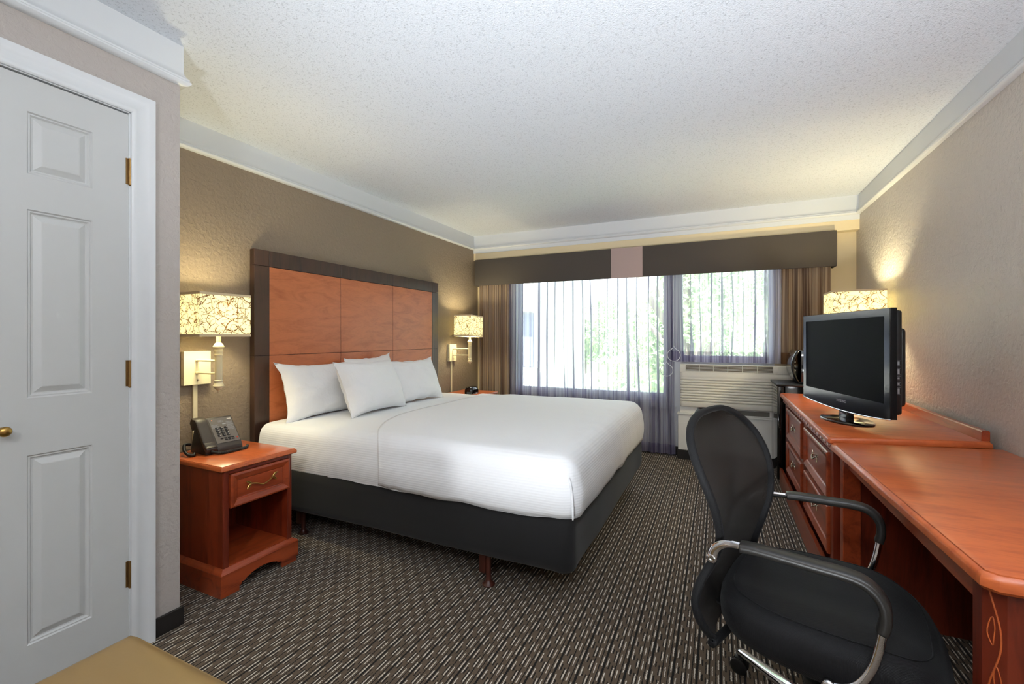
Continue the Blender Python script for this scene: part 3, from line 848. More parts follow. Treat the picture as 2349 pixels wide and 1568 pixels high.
# ------------------------------------------------------------------ wall lamps
def wall_lamp(y, label, tilt=0.0, side='l', plate_y=None):
    py = plate_y if plate_y is not None else y
    L = thing('wall_lamp', label, 'lamp', (0, py, 1.04), 0, 'bedside wall lamps')
    bm = B(.0, .030, py - .073, py + .073, .945, 1.137, .0015, 1)
    bp_ = obj('back_plate', bm, M['cream_metal'], L, world=True)
    for zz in (.985, 1.095):
        bm = NB(); lathe(bm, [(.003, 0), (.003, .0015), (.001, .002)], seg=10, M=Matrix.Translation((.015, py - .073, zz)) @ Matrix.Rotation(pi / 2, 4, 'X'))
        obj('screw', bm, M['nickel'], bp_, world=True)
    bm = NB(); lathe(bm, [(.005, 0), (.005, .003), (.003, .004), (.0022, .014), (.003, .016), (.001, .017)], seg=12, M=Matrix.Translation((.030, py - .002, .972)) @ Matrix.Rotation(pi / 2, 4, 'Y'))
    obj('switch', bm, M['nickel'], bp_, True, world=True)
    sx, sy = .205, y + .016
    bm = NB()
    for zz in (1.085, 1.013):
        tube(bm, [(.028, py - .005, zz), (.05, py - .005, zz), (sx, sy, zz)], .0062, 12)
        lathe(bm, [(.0085, 0), (.0085, .006), (.006, .009)], seg=12, M=Matrix.Translation((.030, py - .005, zz)) @ Matrix.Rotation(pi / 2, 4, 'Y'))
    obj('arm', bm, M['cream_metal'], L, True, world=True)
    bm = NB()
    pf = [(.0005, .905), (.005, .910), (.004, .916), (.008, .919), (.009, .923), (.016, .928), (.017, .932), (.027, .941), (.028, .945), (.023, .956), (.020, .966), (.022, .971), (.022, .976), (.0185, .980), (.0185, .990), (.0185, 1.10), (.0185, 1.112), (.021, 1.116), (.021, 1.121), (.0185, 1.126), (.022, 1.136), (.0225, 1.146), (.019, 1.150), (.0275, 1.160), (.028, 1.166), (.018, 1.182), (.012, 1.188), (.012, 1.215), (.011, 1.245)]
    lathe(bm, pf, sx, sy, 28)
    obj('stem', bm, M['cream_metal'], L, True, world=True)
    sx, sy = .195, y
    # shade, a little rectangular box open top and bottom
    z0, z1 = 1.222, 1.456; hx_, hy_ = .105, .138
    T = Matrix.Translation((sx, sy, z0)) @ Matrix.Rotation(tilt, 4, 'X') @ Matrix.Translation((-sx, -sy, -z0))
    def shell(a, b, c, d, za, zb, t_=.0025):
        bm = NB()
        o = [(a, c), (b, c), (b, d), (a, d)]; i_ = [(a + t_, c + t_), (b - t_, c + t_), (b - t_, d - t_), (a + t_, d - t_)]
        vo = [[bm.verts.new((x, yy, z)) for x, yy in o] for z in (za, zb)]; vi = [[bm.verts.new((x, yy, z)) for x, yy in i_] for z in (za, zb)]
        for k in range(4):
            q = (k + 1) % 4
            bm.faces.new((vo[0][k], vo[0][q], vo[1][q], vo[1][k])); bm.faces.new((vi[0][q], vi[0][k], vi[1][k], vi[1][q]))
            bm.faces.new((vo[1][k], vo[1][q], vi[1][q], vi[1][k])); bm.faces.new((vo[0][q], vo[0][k], vi[0][k], vi[0][q]))
        return bm
    bm = shell(sx - hx_, sx + hx_, sy - hy_, sy + hy_, z0, z1); bm.transform(T)
    sd = obj('shade', bm, M['shade'], L, world=True)
    for za, zb in ((z0 - .001, z0 + .012), (z1 - .012, z1 + .001)):
        bm = shell(sx - hx_ - .0012, sx + hx_ + .0012, sy - hy_ - .0012, sy + hy_ + .0012, za, zb, .005); bm.transform(T)
        obj('binding', bm, M['shade_trim'], sd, world=True)
    bm = NB(); lathe(bm, [(.012, 1.245), (.014, 1.27), (.024, 1.30), (.028, 1.325), (.024, 1.345), (.012, 1.358), (.001, 1.362)], sx, sy, 16); bm.transform(T)
    obj('bulb', bm, M['bulb'], L, 'all', world=True)
    # raceway down the wall
    bm = B(0, .012, py - .002 - .012, py - .002 + .012, .56, .945, .0015, 1)
    obj('cord_cover', bm, M['cream_metal'], L, world=True)
    li = bpy.data.lights.new('lamp_light', 'POINT'); lo = bpy.data.objects.new('lamp_light', li); COL.objects.link(lo)
    lo.location = (sx, sy, 1.335); li.energy = 15; li.color = (1, .90, .56); li.shadow_soft_size = .045
    return L
wall_lamp(1.536, 'lit wall lamp with twig print shade above the telephone', 0, plate_y=1.542)
wall_lamp(4.300, 'lit wall lamp with tilted shade between headboard and curtain', radians(-2.5), plate_y=4.243)

# ------------------------------------------------------------------ telephone
ph = thing('telephone', 'charcoal desk telephone with handset, keypad and coiled cord on the near nightstand', 'telephone', (.268, 1.490, .612), radians(-5))
# local: +x front, y across, wedge rising to the back
pw = .092
def wedge(y0, y1, prof_):
    bm = NB(); A = [bm.verts.new((x, y0, z)) for x, z in prof_]; Bv = [bm.verts.new((x, y1, z)) for x, z in prof_]
    m = len(prof_); bm.faces.new(A); bm.faces.new(Bv[::-1])
    for i in range(m): bm.faces.new((A[i], A[(i + 1) % m], Bv[(i + 1) % m], Bv[i]))
    bmesh.ops.recalc_face_normals(bm, faces=bm.faces)
    bmesh.ops.bevel(bm, geom=bm.edges[:], offset=.003, segments=2, profile=.5, affect='EDGES')
    return bm
fz0, fz1, fxx0, fxx1 = .030, .168, .105, -.015
obj('base', wedge(-.035, pw, [(.108, .0), (.108, .012), (.105, .028), (-.012, .170), (-.024, .168), (-.040, .150), (-.06, .05), (-.10, .0)]), M['phone'], ph, True)
obj('cradle', wedge(-pw, -.036, [(.106, .0), (.104, .022), (.0, .142), (-.02, .10), (-.05, .0)]), M['black_plastic'], ph, True)
sl = Vector((-.117, 0, .142)); sl.normalize(); nrm = Vector((.142, 0, .117)).normalized()
MF = Matrix(((0, sl.x, nrm.x, .105), (1, sl.y, nrm.y, 0), (0, sl.z, nrm.z, .028), (0, 0, 0, 1)))   # local u (y across), v (up slope), n
def onface(bm): bm.transform(MF); return bm
fp = obj('faceplate', onface(B(-.030, .087, .022, .176, .0, .0022, .001, 1)), M['phone_face'], ph)
for r_ in range(4):
    for c_ in range(3):
        u = -.004 + c_ * .0225; v_ = .112 - r_ * .0150
        kk = obj('key', onface(B(u - .009, u + .007, v_ - .0052, v_ + .0052, .002, .0055, .0012, 1)), M['black_plastic'], ph)
        obj('digit', onface(B(u + .000, u + .004, v_ - .002, v_ + .002, .0054, .0059)), M['print'], kk)
for r_, cs in ((0, (0, 1, 2, 3)), (1, (1, 2, 3))):
    for c_ in cs:
        u = .002 + c_ * .0180; v_ = .048 - r_ * .0105
        obj('function_key', onface(B(u - .0075, u + .0065, v_ - .003, v_ + .003, .002, .0048, .001, 1)), M['black_plastic'], ph)
bm = NB()
for k in range(7): box(bm, -.026, -.026 + (.030 if k % 3 else .036), .126 - k * .0036 + .008, .1275 - k * .0036 + .008, .0021, .0026)
for k in range(4): box(bm, .012, .012 + .020 + (k % 2) * .008, .158 - k * .0035, .1595 - k * .0035, .0021, .0026)
for k in range(9): box(bm, .050, .084 - (k % 3) * .003, .143 - k * .0058, .1452 - k * .0058, .0021, .0026)
box(bm, .030, .048, .132, .139, .0021, .0026)
obj('printed_lines', onface(bm), M['print_grey'], fp)
obj('label_strip', onface(B(.062, .082, .160, .167, .0021, .0028)), M['print'], fp)
bm = NB(); lathe(bm, [(.0035, .0021), (.0035, .0027)], -.014, .164, 14)
obj('emblem', onface(bm), M['print_orange'], fp)
bm = NB(); lathe(bm, [(.0046, .0021), (.0046, .0027)], .078, .042, 14)
obj('red_mark', onface(bm), M['print_red'], fp)
# handset: long bar on the left
bm = NB()
hp = [(-.040 + .0, -.066, .165), (.0, -.066, .160), (.030, -.066, .122), (.062, -.066, .082), (.092, -.066, .044), (.112, -.066, .030)]
sweep(bm, catmull(hp, 5), superel(.029, .011, 4, 16), up=(1, 0, 1))
def wblock(pts_, y0, y1, b=.004):
    A_ = NB(); a = [A_.verts.new((x, y0, z)) for x, z in pts_]; b_ = [A_.verts.new((x, y1, z)) for x, z in pts_]; m = len(pts_)
    A_.faces.new(a); A_.faces.new(b_[::-1])
    for i in range(m): A_.faces.new((a[i], a[(i + 1) % m], b_[(i + 1) % m], b_[i]))
    bmesh.ops.recalc_face_normals(A_, faces=A_.faces)
    bmesh.ops.bevel(A_, geom=A_.edges[:], offset=b, segments=2, profile=.5, affect='EDGES')
    me = bpy.data.meshes.new('tmp'); A_.to_mesh(me); A_.free(); return me
me = wblock([(-.058, .150), (-.040, .178), (-.006, .168), (.002, .150), (-.010, .118), (-.034, .112)], -.093, -.039)
bm.from_mesh(me); bpy.data.meshes.remove(me)
me = wblock([(.070, .052), (.092, .062), (.120, .030), (.112, .014), (.094, .020)], -.093, -.039)
bm.from_mesh(me); bpy.data.meshes.remove(me)
obj('handset', bm, M['phone'], ph, True)
# coiled cord running round the front and the left
ctl = [(.118, -.070, .018), (.150, -.045, .009), (.152, .02, .009), (.140, .085, .009), (.105, .118, .009)]
ctl2 = [(-.02, -.105, .045), (-.01, -.135, .05), (.02, -.150, .03), (.055, -.150, .012), (.075, -.135, .009), (.05, -.118, .009)]
bm = NB()
for cc in (ctl, ctl2):
    cp = catmull(cc, 40)
    h_ = []
    for i in range(len(cp) - 1):
        for q in range(5):
            p = cp[i].lerp(cp[i + 1], q / 5); tdir = (cp[i + 1] - cp[i]).normalized(); s_ = tdir.cross(Vector((0, 0, 1))).normalized(); u_ = s_.cross(tdir)
            a = 2 * pi * (i * 5 + q) / 13
            h_.append(p + s_ * .0058 * cos(a) + u_ * .0058 * sin(a))
    tube(bm, h_, .0019, 5)
obj('coiled_cord', bm, M['black_plastic'], ph, 'all')
bm = NB(); tube(bm, catmull([(-.06, -.03, .012), (-.09, -.08, .004), (-.06, -.14, .004), (-.09, -.17, .02), (-.13, -.20, .03)], 8), .0015, 6)
obj('line_cord', bm, M['black_plastic'], ph, 'all')

# clock on the far nightstand
ck = thing('alarm_clock', 'small rounded black alarm clock behind the bed under the tilted lamp', 'clock', (.335, 4.13, .612))
bm = NB()
def ckf(a, b):
    th_ = 2 * pi * a; ph_ = b * pi / 2
    r1 = cos(ph_) ** .35; x = .055 * r1 * abs(cos(th_)) ** .5 * (1 if cos(th_) > 0 else -1); y = .085 * r1 * abs(sin(th_)) ** .6 * (1 if sin(th_) > 0 else -1)
    return (x, y, .078 * sin(ph_) ** .8)
grid_surf(bm, ckf, 32, 8, closed_u=True)
bmesh.ops.remove_doubles(bm, verts=bm.verts, dist=1e-4)
obj('case', bm, M['black_gloss'], ck, 'all')
obj('display', B(.045, .056, -.05, .05, .015, .045, .002), M['screen'], ck, True)

# ------------------------------------------------------------------ valance and curtains
vb = NB(); vl = thing('valance', 'long charcoal upholstered valance with one mauve stripe above the window', 'valance', (1.86, 4.74, 1.836))
VX0, VX1, VY, VZ0, VZ1 = .045, 3.676, 4.70, 1.838, 2.152
def valance_piece(bm, a, b):
    box(bm, a, b, VY, VY + .018, VZ0, VZ1, .003)
bm = NB(); valance_piece(bm, VX0, 1.706); valance_piece(bm, 2.030, VX1)
box(bm, VX0, VX0 + .018, VY + .018, WY - .012, VZ0, VZ1, .002); box(bm, VX1 - .018, VX1, VY + .018, WY - .012, VZ0, VZ1, .002)
box(bm, VX0 + .018, VX1 - .018, VY + .018, WY - .012, VZ1 - .02, VZ1 - .001)
obj('board', bm, M['valance'], vl, True, world=True)
bm = NB(); box(bm, 1.706, 2.030, VY - .001, VY + .018, VZ0 - .001, VZ1 + .001, .003)
obj('stripe', bm, M['valance_stripe'], vl, True, world=True, label='mauve fabric stripe')

def curtain(x0, x1, z0, z1, y, folds, amp, mat, label, name, hem=None, hemmat=None, dens=None, uoff=0.0, flare=0.0):
    nu = max(120, int(folds * 22)); nv = 14
    rr = random.Random(int(x0 * 100) + 5)
    ph_ = [rr.uniform(-.9, .9) for _ in range(80)]
    def f(a, b):
        z = z1 + (z0 - z1) * b
        q = a
        if dens: q = dens(a)
        s_ = a * folds
        k = int(s_) % 80; w = s_ - int(s_)
        pw_ = ph_[k] * (1 - w) + ph_[(k + 1) % 80] * w
        A_ = amp * (.55 + .45 * abs(sin(s_ * 1.7 + 1))) * (.65 + .35 * b)
        yy = y + A_ * sin(2 * pi * s_ + pw_ * (1 + .5 * b))
        xx = x0 + (x1 - x0) * q + A_ * .55 * sin(4 * pi * s_ + pw_) + .012 * flare * b * sin(a * 9 + 2) + .006 * sin(b * 3 + a * 30) * b
        return (min(max(xx, .012), RX - .02), min(yy, WY - .018), z)
    c = thing(name, label, 'curtain', ((x0 + x1) / 2, y, z0), 0, 'striped window curtains')
    zz = 1.0 if hem is None else (z1 - (z0 + hem)) / (z1 - z0)
    bm = NB()
    grid_surf(bm, lambda a, b: f(a, b * zz), nu, nv, uvf=lambda a, b: (a * folds * .13 + uoff, b * zz * 2))
    obj('cloth', bm, mat, c, 'all', world=True, recalc=False)
    if hem:
        bm = NB()
        grid_surf(bm, lambda a, b: f(a, zz + (1 - zz) * b), nu, 4, uvf=lambda a, b: (a * folds * .13 + uoff, zz * 2 + b * .2))
        obj('hem', bm, hemmat, c, 'all', world=True, recalc=False)
    return c
curtain(.060, .470, .018, VZ1 - .03, 4.790, 5, .030, M['drape'], 'striped brown drape bunched in the corner by the tilted wall lamp', 'drape')
curtain(.450, .640, .018, VZ1 - .03, 4.812, 2.6, .022, M['dense'], 'narrow dense curtain edge, tinted lilac for window backlight, beside the brown left drape', 'drape', uoff=4)
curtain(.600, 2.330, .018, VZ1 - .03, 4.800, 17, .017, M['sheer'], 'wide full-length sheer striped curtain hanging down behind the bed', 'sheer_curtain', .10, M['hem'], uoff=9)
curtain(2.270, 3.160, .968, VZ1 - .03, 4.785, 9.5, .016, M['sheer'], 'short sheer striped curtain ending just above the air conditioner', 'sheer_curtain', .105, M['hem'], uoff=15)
curtain(3.120, 3.280, .968, VZ1 - .03, 4.800, 2.3, .018, M['dense'], 'narrow dense curtain fold, tinted lilac for window backlight, between short sheer and brown right drape', 'drape', uoff=19)
curtain(3.260, 3.650, .968, VZ1 - .03, 4.790, 5, .028, M['drape'], 'short striped brown drape at the right end of the window', 'drape', .105, M['hem_drape'], uoff=22)

def pull_ring(x, y, z, r, label):
    c = thing('curtain_pull', label, 'curtain pull', (x, y, z), 0, 'clear curtain pull cords')
    pts = []
    for k in range(28):
        a = pi / 2 + 2 * pi * k / 28
        rad = r
        px, pz = rad * cos(a), rad * sin(a)
        if k in (0,): pz = r * 1.45
        if k in (1, 27): pz = r * 1.14; px *= .85
        pts.append((px, 0, pz))
    bm = NB(); sweep(bm, pts, circ(.0032, 8), up=(0, 1, 0), closed=True)
    obj('loop', bm, M['sofa_cord'], c, 'all')
    bm = NB(); tube(bm, [(0, 0, r * 1.4), (-.006, .0, r * 1.4 + .3), (0, .01, VZ1 - .05 - z)], .0016, 6, up=(0, 1, 0))
    obj('cord', bm, M['sofa_cord'], c, 'all')
pull_ring(2.330, 4.755, 1.035, .062, 'clear teardrop pull cord loop over the seam of the two sheers')
pull_ring(2.262, 4.750, .880, .060, 'lower clear teardrop pull cord loop left of the air conditioner')

# ------------------------------------------------------------------ air conditioner
ac = thing('air_conditioner', 'cream wall air conditioner with ribbed front under the short sheer curtain', 'air conditioner', (2.91, 4.78, .53))
AX0, AX1, AY, AZ0, AZ1 = 2.390, 3.440, 4.705, .526, .948
bm = NB()
# ribbed front: profile in (y,z), extruded in x with rounded ends
def ac_prof():
    p = [(WY - .015, AZ0), (AY + .02, AZ0), (AY + .006, AZ0 + .006), (AY, AZ0 + .03), (AY + .002, AZ0 + .052)]
    z = AZ0 + .056
    for k in range(9):
        p += [(AY + .012, z + .001), (AY + .001, z + .007), (AY - .001, z + .016), (AY + .003, z + .024)]; z += .0262
    p += [(AY + .002, z + .004), (AY, z + .018), (AY + .006, z + .036)]
    p += [(AY + .012, AZ1 - .078)]
    return p
P_ = ac_prof()
endr = [(0, .030), (.006, .012), (.016, .004), (.032, 0)]
xs = [AX0 + e for e, _ in endr] + [AX1 - e for e, _ in endr[::-1]]
ins = [i_ for _, i_ in endr] + [i_ for _, i_ in endr[::-1]]
cols = []
for x, i_ in zip(xs, ins):
    cols.append([bm.verts.new((x, y + (i_ if k > 0 else 0), z + (0))) for k, (y, z) in enumerate(P_)])
for a, b in zip(cols, cols[1:]):
    for k in range(len(P_) - 1): bm.faces.new((a[k], a[k + 1], b[k + 1], b[k]))
for cset in (cols[0], cols[-1]):
    e = bm.verts.new((cset[0].co.x, WY - .015, AZ1 - .078)); bm.faces.new(cset + [e])
obj('front_cover', bm, M['ptac'], ac, True, world=True)
# top housing with grille opening
gz0, gz1 = AZ1 - .078, AZ1 - .012
GX0, GX1 = 2.445, 3.195
bm = NB()
def slabx(a, b):   # sloping front face strip of the housing between x=a and b
    box(bm, a, b, AY + .010, WY - .016, gz0, AZ1, .004, 2)
slabx(AX0, GX0); slabx(GX1, AX1)
box(bm, GX0 - .003, GX1 + .003, AY + .010, AY + .022, gz0, gz0 + .010); box(bm, GX0 - .003, GX1 + .003, AY + .012, WY - .016, AZ1 - .010, AZ1, .002)
obj('top_housing', bm, M['ptac'], ac, True, world=True)
obj('grille_recess', B(GX0, GX1, AY + .035, AY + .045, gz0, AZ1 - .010), M['ptac_dark'], ac, world=True)
bm = NB()
for k in range(5):
    z = gz0 + .012 + k * .0115
    box(bm, GX0, GX1, AY + .014, AY + .030, z, z + .0042)
for k in range(1, 6):
    x = GX0 + (GX1 - GX0) * k / 6; box(bm, x - .003, x + .003, AY + .011, AY + .030, gz0 + .008, AZ1 - .008)
obj('grille', bm, M['ptac'], ac, world=True)
obj('control_lid', B(3.235, 3.345, AY + .006, AY + .0098, gz0 + .010, gz1 + .006, .001, 1), M['ptac'], ac, world=True)
# wall sleeve cabinet below
cb = thing('heater_cabinet', 'white boxed cabinet on a black plinth beneath the air conditioner', 'cabinet', (2.91, 4.78, 0))
bm = NB(); box(bm, 2.372, 3.46, 4.732, WY - .013, .092, .445, .002, 1); box(bm, 2.364, 3.465, 4.722, WY - .013, .445, .462, .002, 1)
box(bm, 2.390, 3.45, 4.742, WY - .013, .462, .525, .002, 1)
box(bm, 2.372, 3.46, 4.7295, 4.733, .36, .364)
obj('body', bm, M['ptac_box'], cb, True, world=True)
obj('intake_grille', B(2.80, 3.17, 4.738, 4.7425, .472, .516), M['ptac_grey'], cb, world=True)
obj('plinth', B(2.366, 3.46, 4.724, WY - .013, 0, .092, .002, 1), M['base'], cb, world=True)

# ------------------------------------------------------------------ dresser
def dtri_pull(parent, y, z, x):
    """bow shaped vine pull on a front facing -x"""
    leaf_pull(parent, plane_M((x, y, z), (0, -1, 0), (0, 0, 1)), .11, 'nickel')
dr = thing('dresser', 'cherry chest of drawers carrying the television, carved band under its top', 'dresser', (3.52, 3.34, 0))
TX0 = 3.195; DX0 = 3.225; DY_0, DY_1 = 2.50, 4.185; DB = 3.80
bm = NB(); edge_top(bm, [(TX0, 2.462), (TX0 + .012, 2.450), (3.822, 2.628), (3.822, 4.215), (TX0, 4.215)], .728, .762, .016)
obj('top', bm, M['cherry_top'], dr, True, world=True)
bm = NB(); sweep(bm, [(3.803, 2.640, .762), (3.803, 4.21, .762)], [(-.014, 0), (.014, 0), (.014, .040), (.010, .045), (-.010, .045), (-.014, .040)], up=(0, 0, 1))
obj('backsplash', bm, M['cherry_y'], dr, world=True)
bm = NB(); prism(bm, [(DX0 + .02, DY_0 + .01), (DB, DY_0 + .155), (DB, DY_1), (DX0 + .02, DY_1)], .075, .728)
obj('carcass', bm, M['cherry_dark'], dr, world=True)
bm = NB()
box(bm, DX0 - .002, DX0 + .03, DY_0, DY_0 + .055, .075, .690, .002, 1)          # near post
box(bm, DX0 + .006, DX0 + .03, 3.215, 3.345, .075, .690, .002, 1)               # middle stile
box(bm, DX0 + .006, DX0 + .03, 4.03, DY_1, .075, .690, .002, 1)
box(bm, DX0 + .006, DX0 + .03, DY_0 + .055, 4.03, .672, .690, .001, 1); box(bm, DX0 + .006, DX0 + .03, DY_0 + .055, 4.03, .412, .438, .001, 1)
obj('face_frame', bm, M['cherry_dark'], dr, world=True)
# frieze with carved leaf pattern
bm = NB(); box(bm, DX0 - .010, DX0 + .02, DY_0 - .006, DY_1 + .004, .690, .727, .002, 1)
fz = obj('frieze', bm, M['cherry_y'], dr, world=True)
bm = NB(); y = DY_0 + .02; k = 0
while y < DY_1 - .03:
    a = (.35 if k % 2 else -.35)
    Mx = Matrix.Translation((DX0 - .0095, y, .708)) @ Matrix.Rotation(a, 4, 'X')
    rr_ = []
    for q, hw in ((-.018, .0005), (-.010, .005), (0, .007), (.010, .005), (.018, .0005)):
        rr_.append([bm.verts.new(Mx @ Vector((-.0035 if w_ == 0 else 0, q, w_ * hw))) for w_ in (-1, 0, 1)])
    for p, q in zip(rr_, rr_[1:]):
        for i in range(2): bm.faces.new((p[i], p[i + 1], q[i + 1], q[i]))
    y += .041; k += 1
sweep(bm, [(DX0 - .010, DY_0 + .01 + i * .02, .708 + .008 * sin(i * 1.55)) for i in range(int((DY_1 - DY_0 - .03) / .02))], circ(.0014, 6))
obj('carving', bm, M['cherry_y'], fz, world=True)
def ddrawer(y0, y1, z0, z1, proud):
    Mx = plane_M((DX0 + .004 - proud, y1, z0), (0, -1, 0), (0, 0, 1))
    bm = NB(); nest(bm, y1 - y0, z1 - z0, [(0, -.02), (0, .008), (.004, .013), (.012, .015), (.020, .012), (.040, .005), (.044, 0), (.048, -.001)], Mx)
    bmesh.ops.remove_doubles(bm, verts=bm.verts, dist=1e-5)
    d = obj('drawer', bm, M['cherry_y'], dr, world=True)
    dtri_pull(d, (y0 + y1) / 2, (z0 + z1) / 2 + .008, DX0 + .004 - proud)
for (a, b, p) in ((2.562, 3.208, .006), (3.352, 4.022, 0)):
    ddrawer(a, b, .440, .668, p); ddrawer(a, b, .182, .408, p)
bm = NB()
sweep(bm, [(DX0 - .004, DY_0 - .004, 0), (DX0 - .004, DY_1, 0)], [(-.03, .02), (.012, .02), (.012, .100), (.010, .112), (.004, .122), (-.002, .132), (-.010, .150), (-.03, .158)], up=(0, 0, 1))
box(bm, DX0 - .010, DX0 + .02, DY_0, DY_0 + .12, 0, .03, .003); box(bm, DX0 - .010, DX0 + .02, DY_1 - .12, DY_1, 0, .03, .003)
box(bm, DX0 + .02, DB, DY_0 + .16, DY_0 + .18, 0, .075); box(bm, DX0 + .02, DB, DY_1 - .02, DY_1, 0, .075)
obj('plinth', bm, M['cherry_y'], dr, world=True)

# ------------------------------------------------------------------ desk
dk = thing('writing_desk', 'cherry writing desk with carved corner post, set against the dresser', 'desk', (3.54, 1.84, 0))
bm = NB(); edge_top(bm, [(3.230, 1.240), (3.252, 1.220), (3.846, 1.220), (3.846, 2.600), (3.204, 2.448)], .700, .740, .018)
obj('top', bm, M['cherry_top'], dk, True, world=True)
obj('apron', B(3.258, 3.276, 1.31, 2.395, .638, .700, .0015, 1), M['cherry_y'], dk, world=True)
# near end panel with chamfered carved post
bm = NB(); prism(bm, [(3.252, 1.286), (3.276, 1.250), (3.31, 1.250), (3.31, 1.325), (3.252, 1.325)], 0, .700)
po = obj('corner_post', bm, M['cherry_dark'], dk, world=True)
bm = NB()
cdir = Vector((3.276 - 3.252, 1.250 - 1.286, 0)).normalized(); cn = Vector((cdir.y, -cdir.x, 0)); 
if cn.x > 0: cn = -cn
c0 = Vector((3.264, 1.268, 0)) + cn * .0006
def cp3(u, z, d=.0): return c0 + cdir * u + Vector((0, 0, z)) + cn * d
vine = [cp3(.012 * sin(z * 24.0) , z) for z in [.06 + i * .012 for i in range(53)]]
sweep(bm, vine, circ(.0019, 6), up=cn)
for k in range(6):
    zc = .60 - k * .10; s_ = 1 if k % 2 else -1
    pts = [cp3(s_ * .003, zc - .028), cp3(s_ * .012, zc - .008), cp3(s_ * .010, zc + .014), cp3(s_ * .003, zc + .032), cp3(-s_ * .001, zc + .010), cp3(s_ * .001, zc - .012)]
    sweep(bm, catmull(pts, 4, True), circ(.0014, 5), up=cn, closed=True)
obj('carved_vine', bm, M['cherry_top'], po, 'all', world=True)
obj('near_end_panel', B(3.31, 3.83, 1.256, 1.280, 0, .700, .001, 1), M['cherry'], dk, world=True)
bm = NB(); prism(bm, [(3.30, 2.385), (3.82, 2.395), (3.82, 2.420), (3.30, 2.410)], .0, .700)
obj('far_end_panel', bm, M['cherry_dark'], dk, world=True)
bm = NB(); box(bm, 3.235, 3.300, 2.375, 2.425, 0, .700, .003, 1); obj('rear_post', bm, M['cherry_y'], dk, world=True)
obj('modesty_panel', B(3.80, 3.815, 1.28, 2.385, .12, .700), M['cherry_dark'], dk, world=True)

# ------------------------------------------------------------------ television
TVA = Vector((3.245, 3.350, 0)); TVB = Vector((3.458, 2.540, 0))
tdir = (TVB - TVA).normalized(); TW = (TVB - TVA).length
tv = thing('television', 'black flat television on an oval stand, standing on the dresser', 'television', ((TVA.x + TVB.x) / 2, (TVA.y + TVB.y) / 2, .762), atan2(tdir.y, tdir.x))
# local: x along the screen (towards camera-right), -y out of the screen (front), z up from dresser top
hw = TW / 2; zb, zt = .082, .590
def bottom(x): return zb + .012 * (abs(x) / hw) ** 2 - .012
bm = NB()
n = 24
def tv_outline(inset):
    pts = []
    for i in range(n + 1):
        x = -hw + inset + (2 * hw - 2 * inset) * i / n
        pts.append((x, zb - .020 * (1 - (x / hw) ** 2) + inset))
    pts += [(hw - inset, zt - inset), (-hw + inset, zt - inset)]
    return pts
lay = [(0, .012), (0, -.012), (.003, -.016), (.040 - .006, -.017)]
def ringv(bm, pts, y): return [bm.verts.new((x, y, z)) for x, z in pts]
rg = [ringv(bm, tv_outline(i_), y) for i_, y in lay]
# inner opening is a straight rectangle
sx0, sx1, sz0, sz1 = -hw + .040, hw - .040, zb + .068, zt - .038
inner = []
for (x, z) in tv_outline(0):
    inner.append((min(max(x, sx0), sx1), sz0 if z < (zb + zt) / 2 else sz1))
rg.append(ringv(bm, inner, -.017)); rg.append(ringv(bm, inner, -.012))
for a, b in zip(rg, rg[1:]):
    for i in range(len(a)): bm.faces.new((a[i], b[i], b[(i + 1) % len(a)], a[(i + 1) % len(a)]))
bm.faces.new(rg[0])
bezel = obj('bezel', bm, M['bezel'], tv, True)
obj('screen', B(sx0, sx1, -.0130, -.006, sz0, sz1), M['screen'], tv)
bm = NB(); pts = [(x, -.014, z - .001) for x, z in tv_outline(0)[:n + 1]]
sweep(bm, pts, circ(.0035, 6)); obj('lower_edge_strip', bm, M['chrome'], tv, 'all')
bm = NB()
box(bm, -hw + .015, hw - .015, .012, .045, zb + .02, zt - .010, .012, 3)
box(bm, -hw + .05, hw - .05, .045, .085, zb + .05, zt - .09, .020, 3)
back = obj('back_shell', bm, M['black_plastic'], tv, True)
bm = NB()
for k, (z0_, z1_) in enumerate(((.325, .350), (.285, .315), (.262, .278), (.236, .252), (.195, .228))):
    x = hw - .0145
    for a, b in ((z0_, z0_ + .001), (z1_ - .001, z1_)): box(bm, x, x + .0006, .017, .034, a, b)
    box(bm, x, x + .0006, .022, .030, z0_ + .004, z1_ - .004)
obj('port_marks', bm, M['print_grey'], back)
Mt = Matrix(((1, 0, 0, .02), (0, 0, -1, -.0175), (0, 1, 0, zb + .030), (0, 0, 0, 1)))
text_part('lettering', 'SAMSUNG', .020, M['print_grey'], bezel, Mt, .0003)
bm = NB(); box(bm, -.045, .045, .0, .035, .016, zb + .03, .008, 3); obj('neck', bm, M['black_gloss'], tv, True)
bm = NB()
sc_ = [(0.0, .0), (.985, .0), (1.0, .003), (1.0, .008), (.97, .012), (.6, .017), (.25, .020), (.0, .021)]
rings = []
for r_, z in sc_:
    rings.append([bm.verts.new((max(r_, .001) * .172 * cos(2 * pi * i / 40), .018 + max(r_, .001) * .105 * sin(2 * pi * i / 40), z)) for i in range(40)])
for a, b in zip(rings, rings[1:]):
    for i in range(40): bm.faces.new((a[i], a[(i + 1) % 40], b[(i + 1) % 40], b[i]))
obj('stand_base', bm, M['black_gloss'], tv, True)

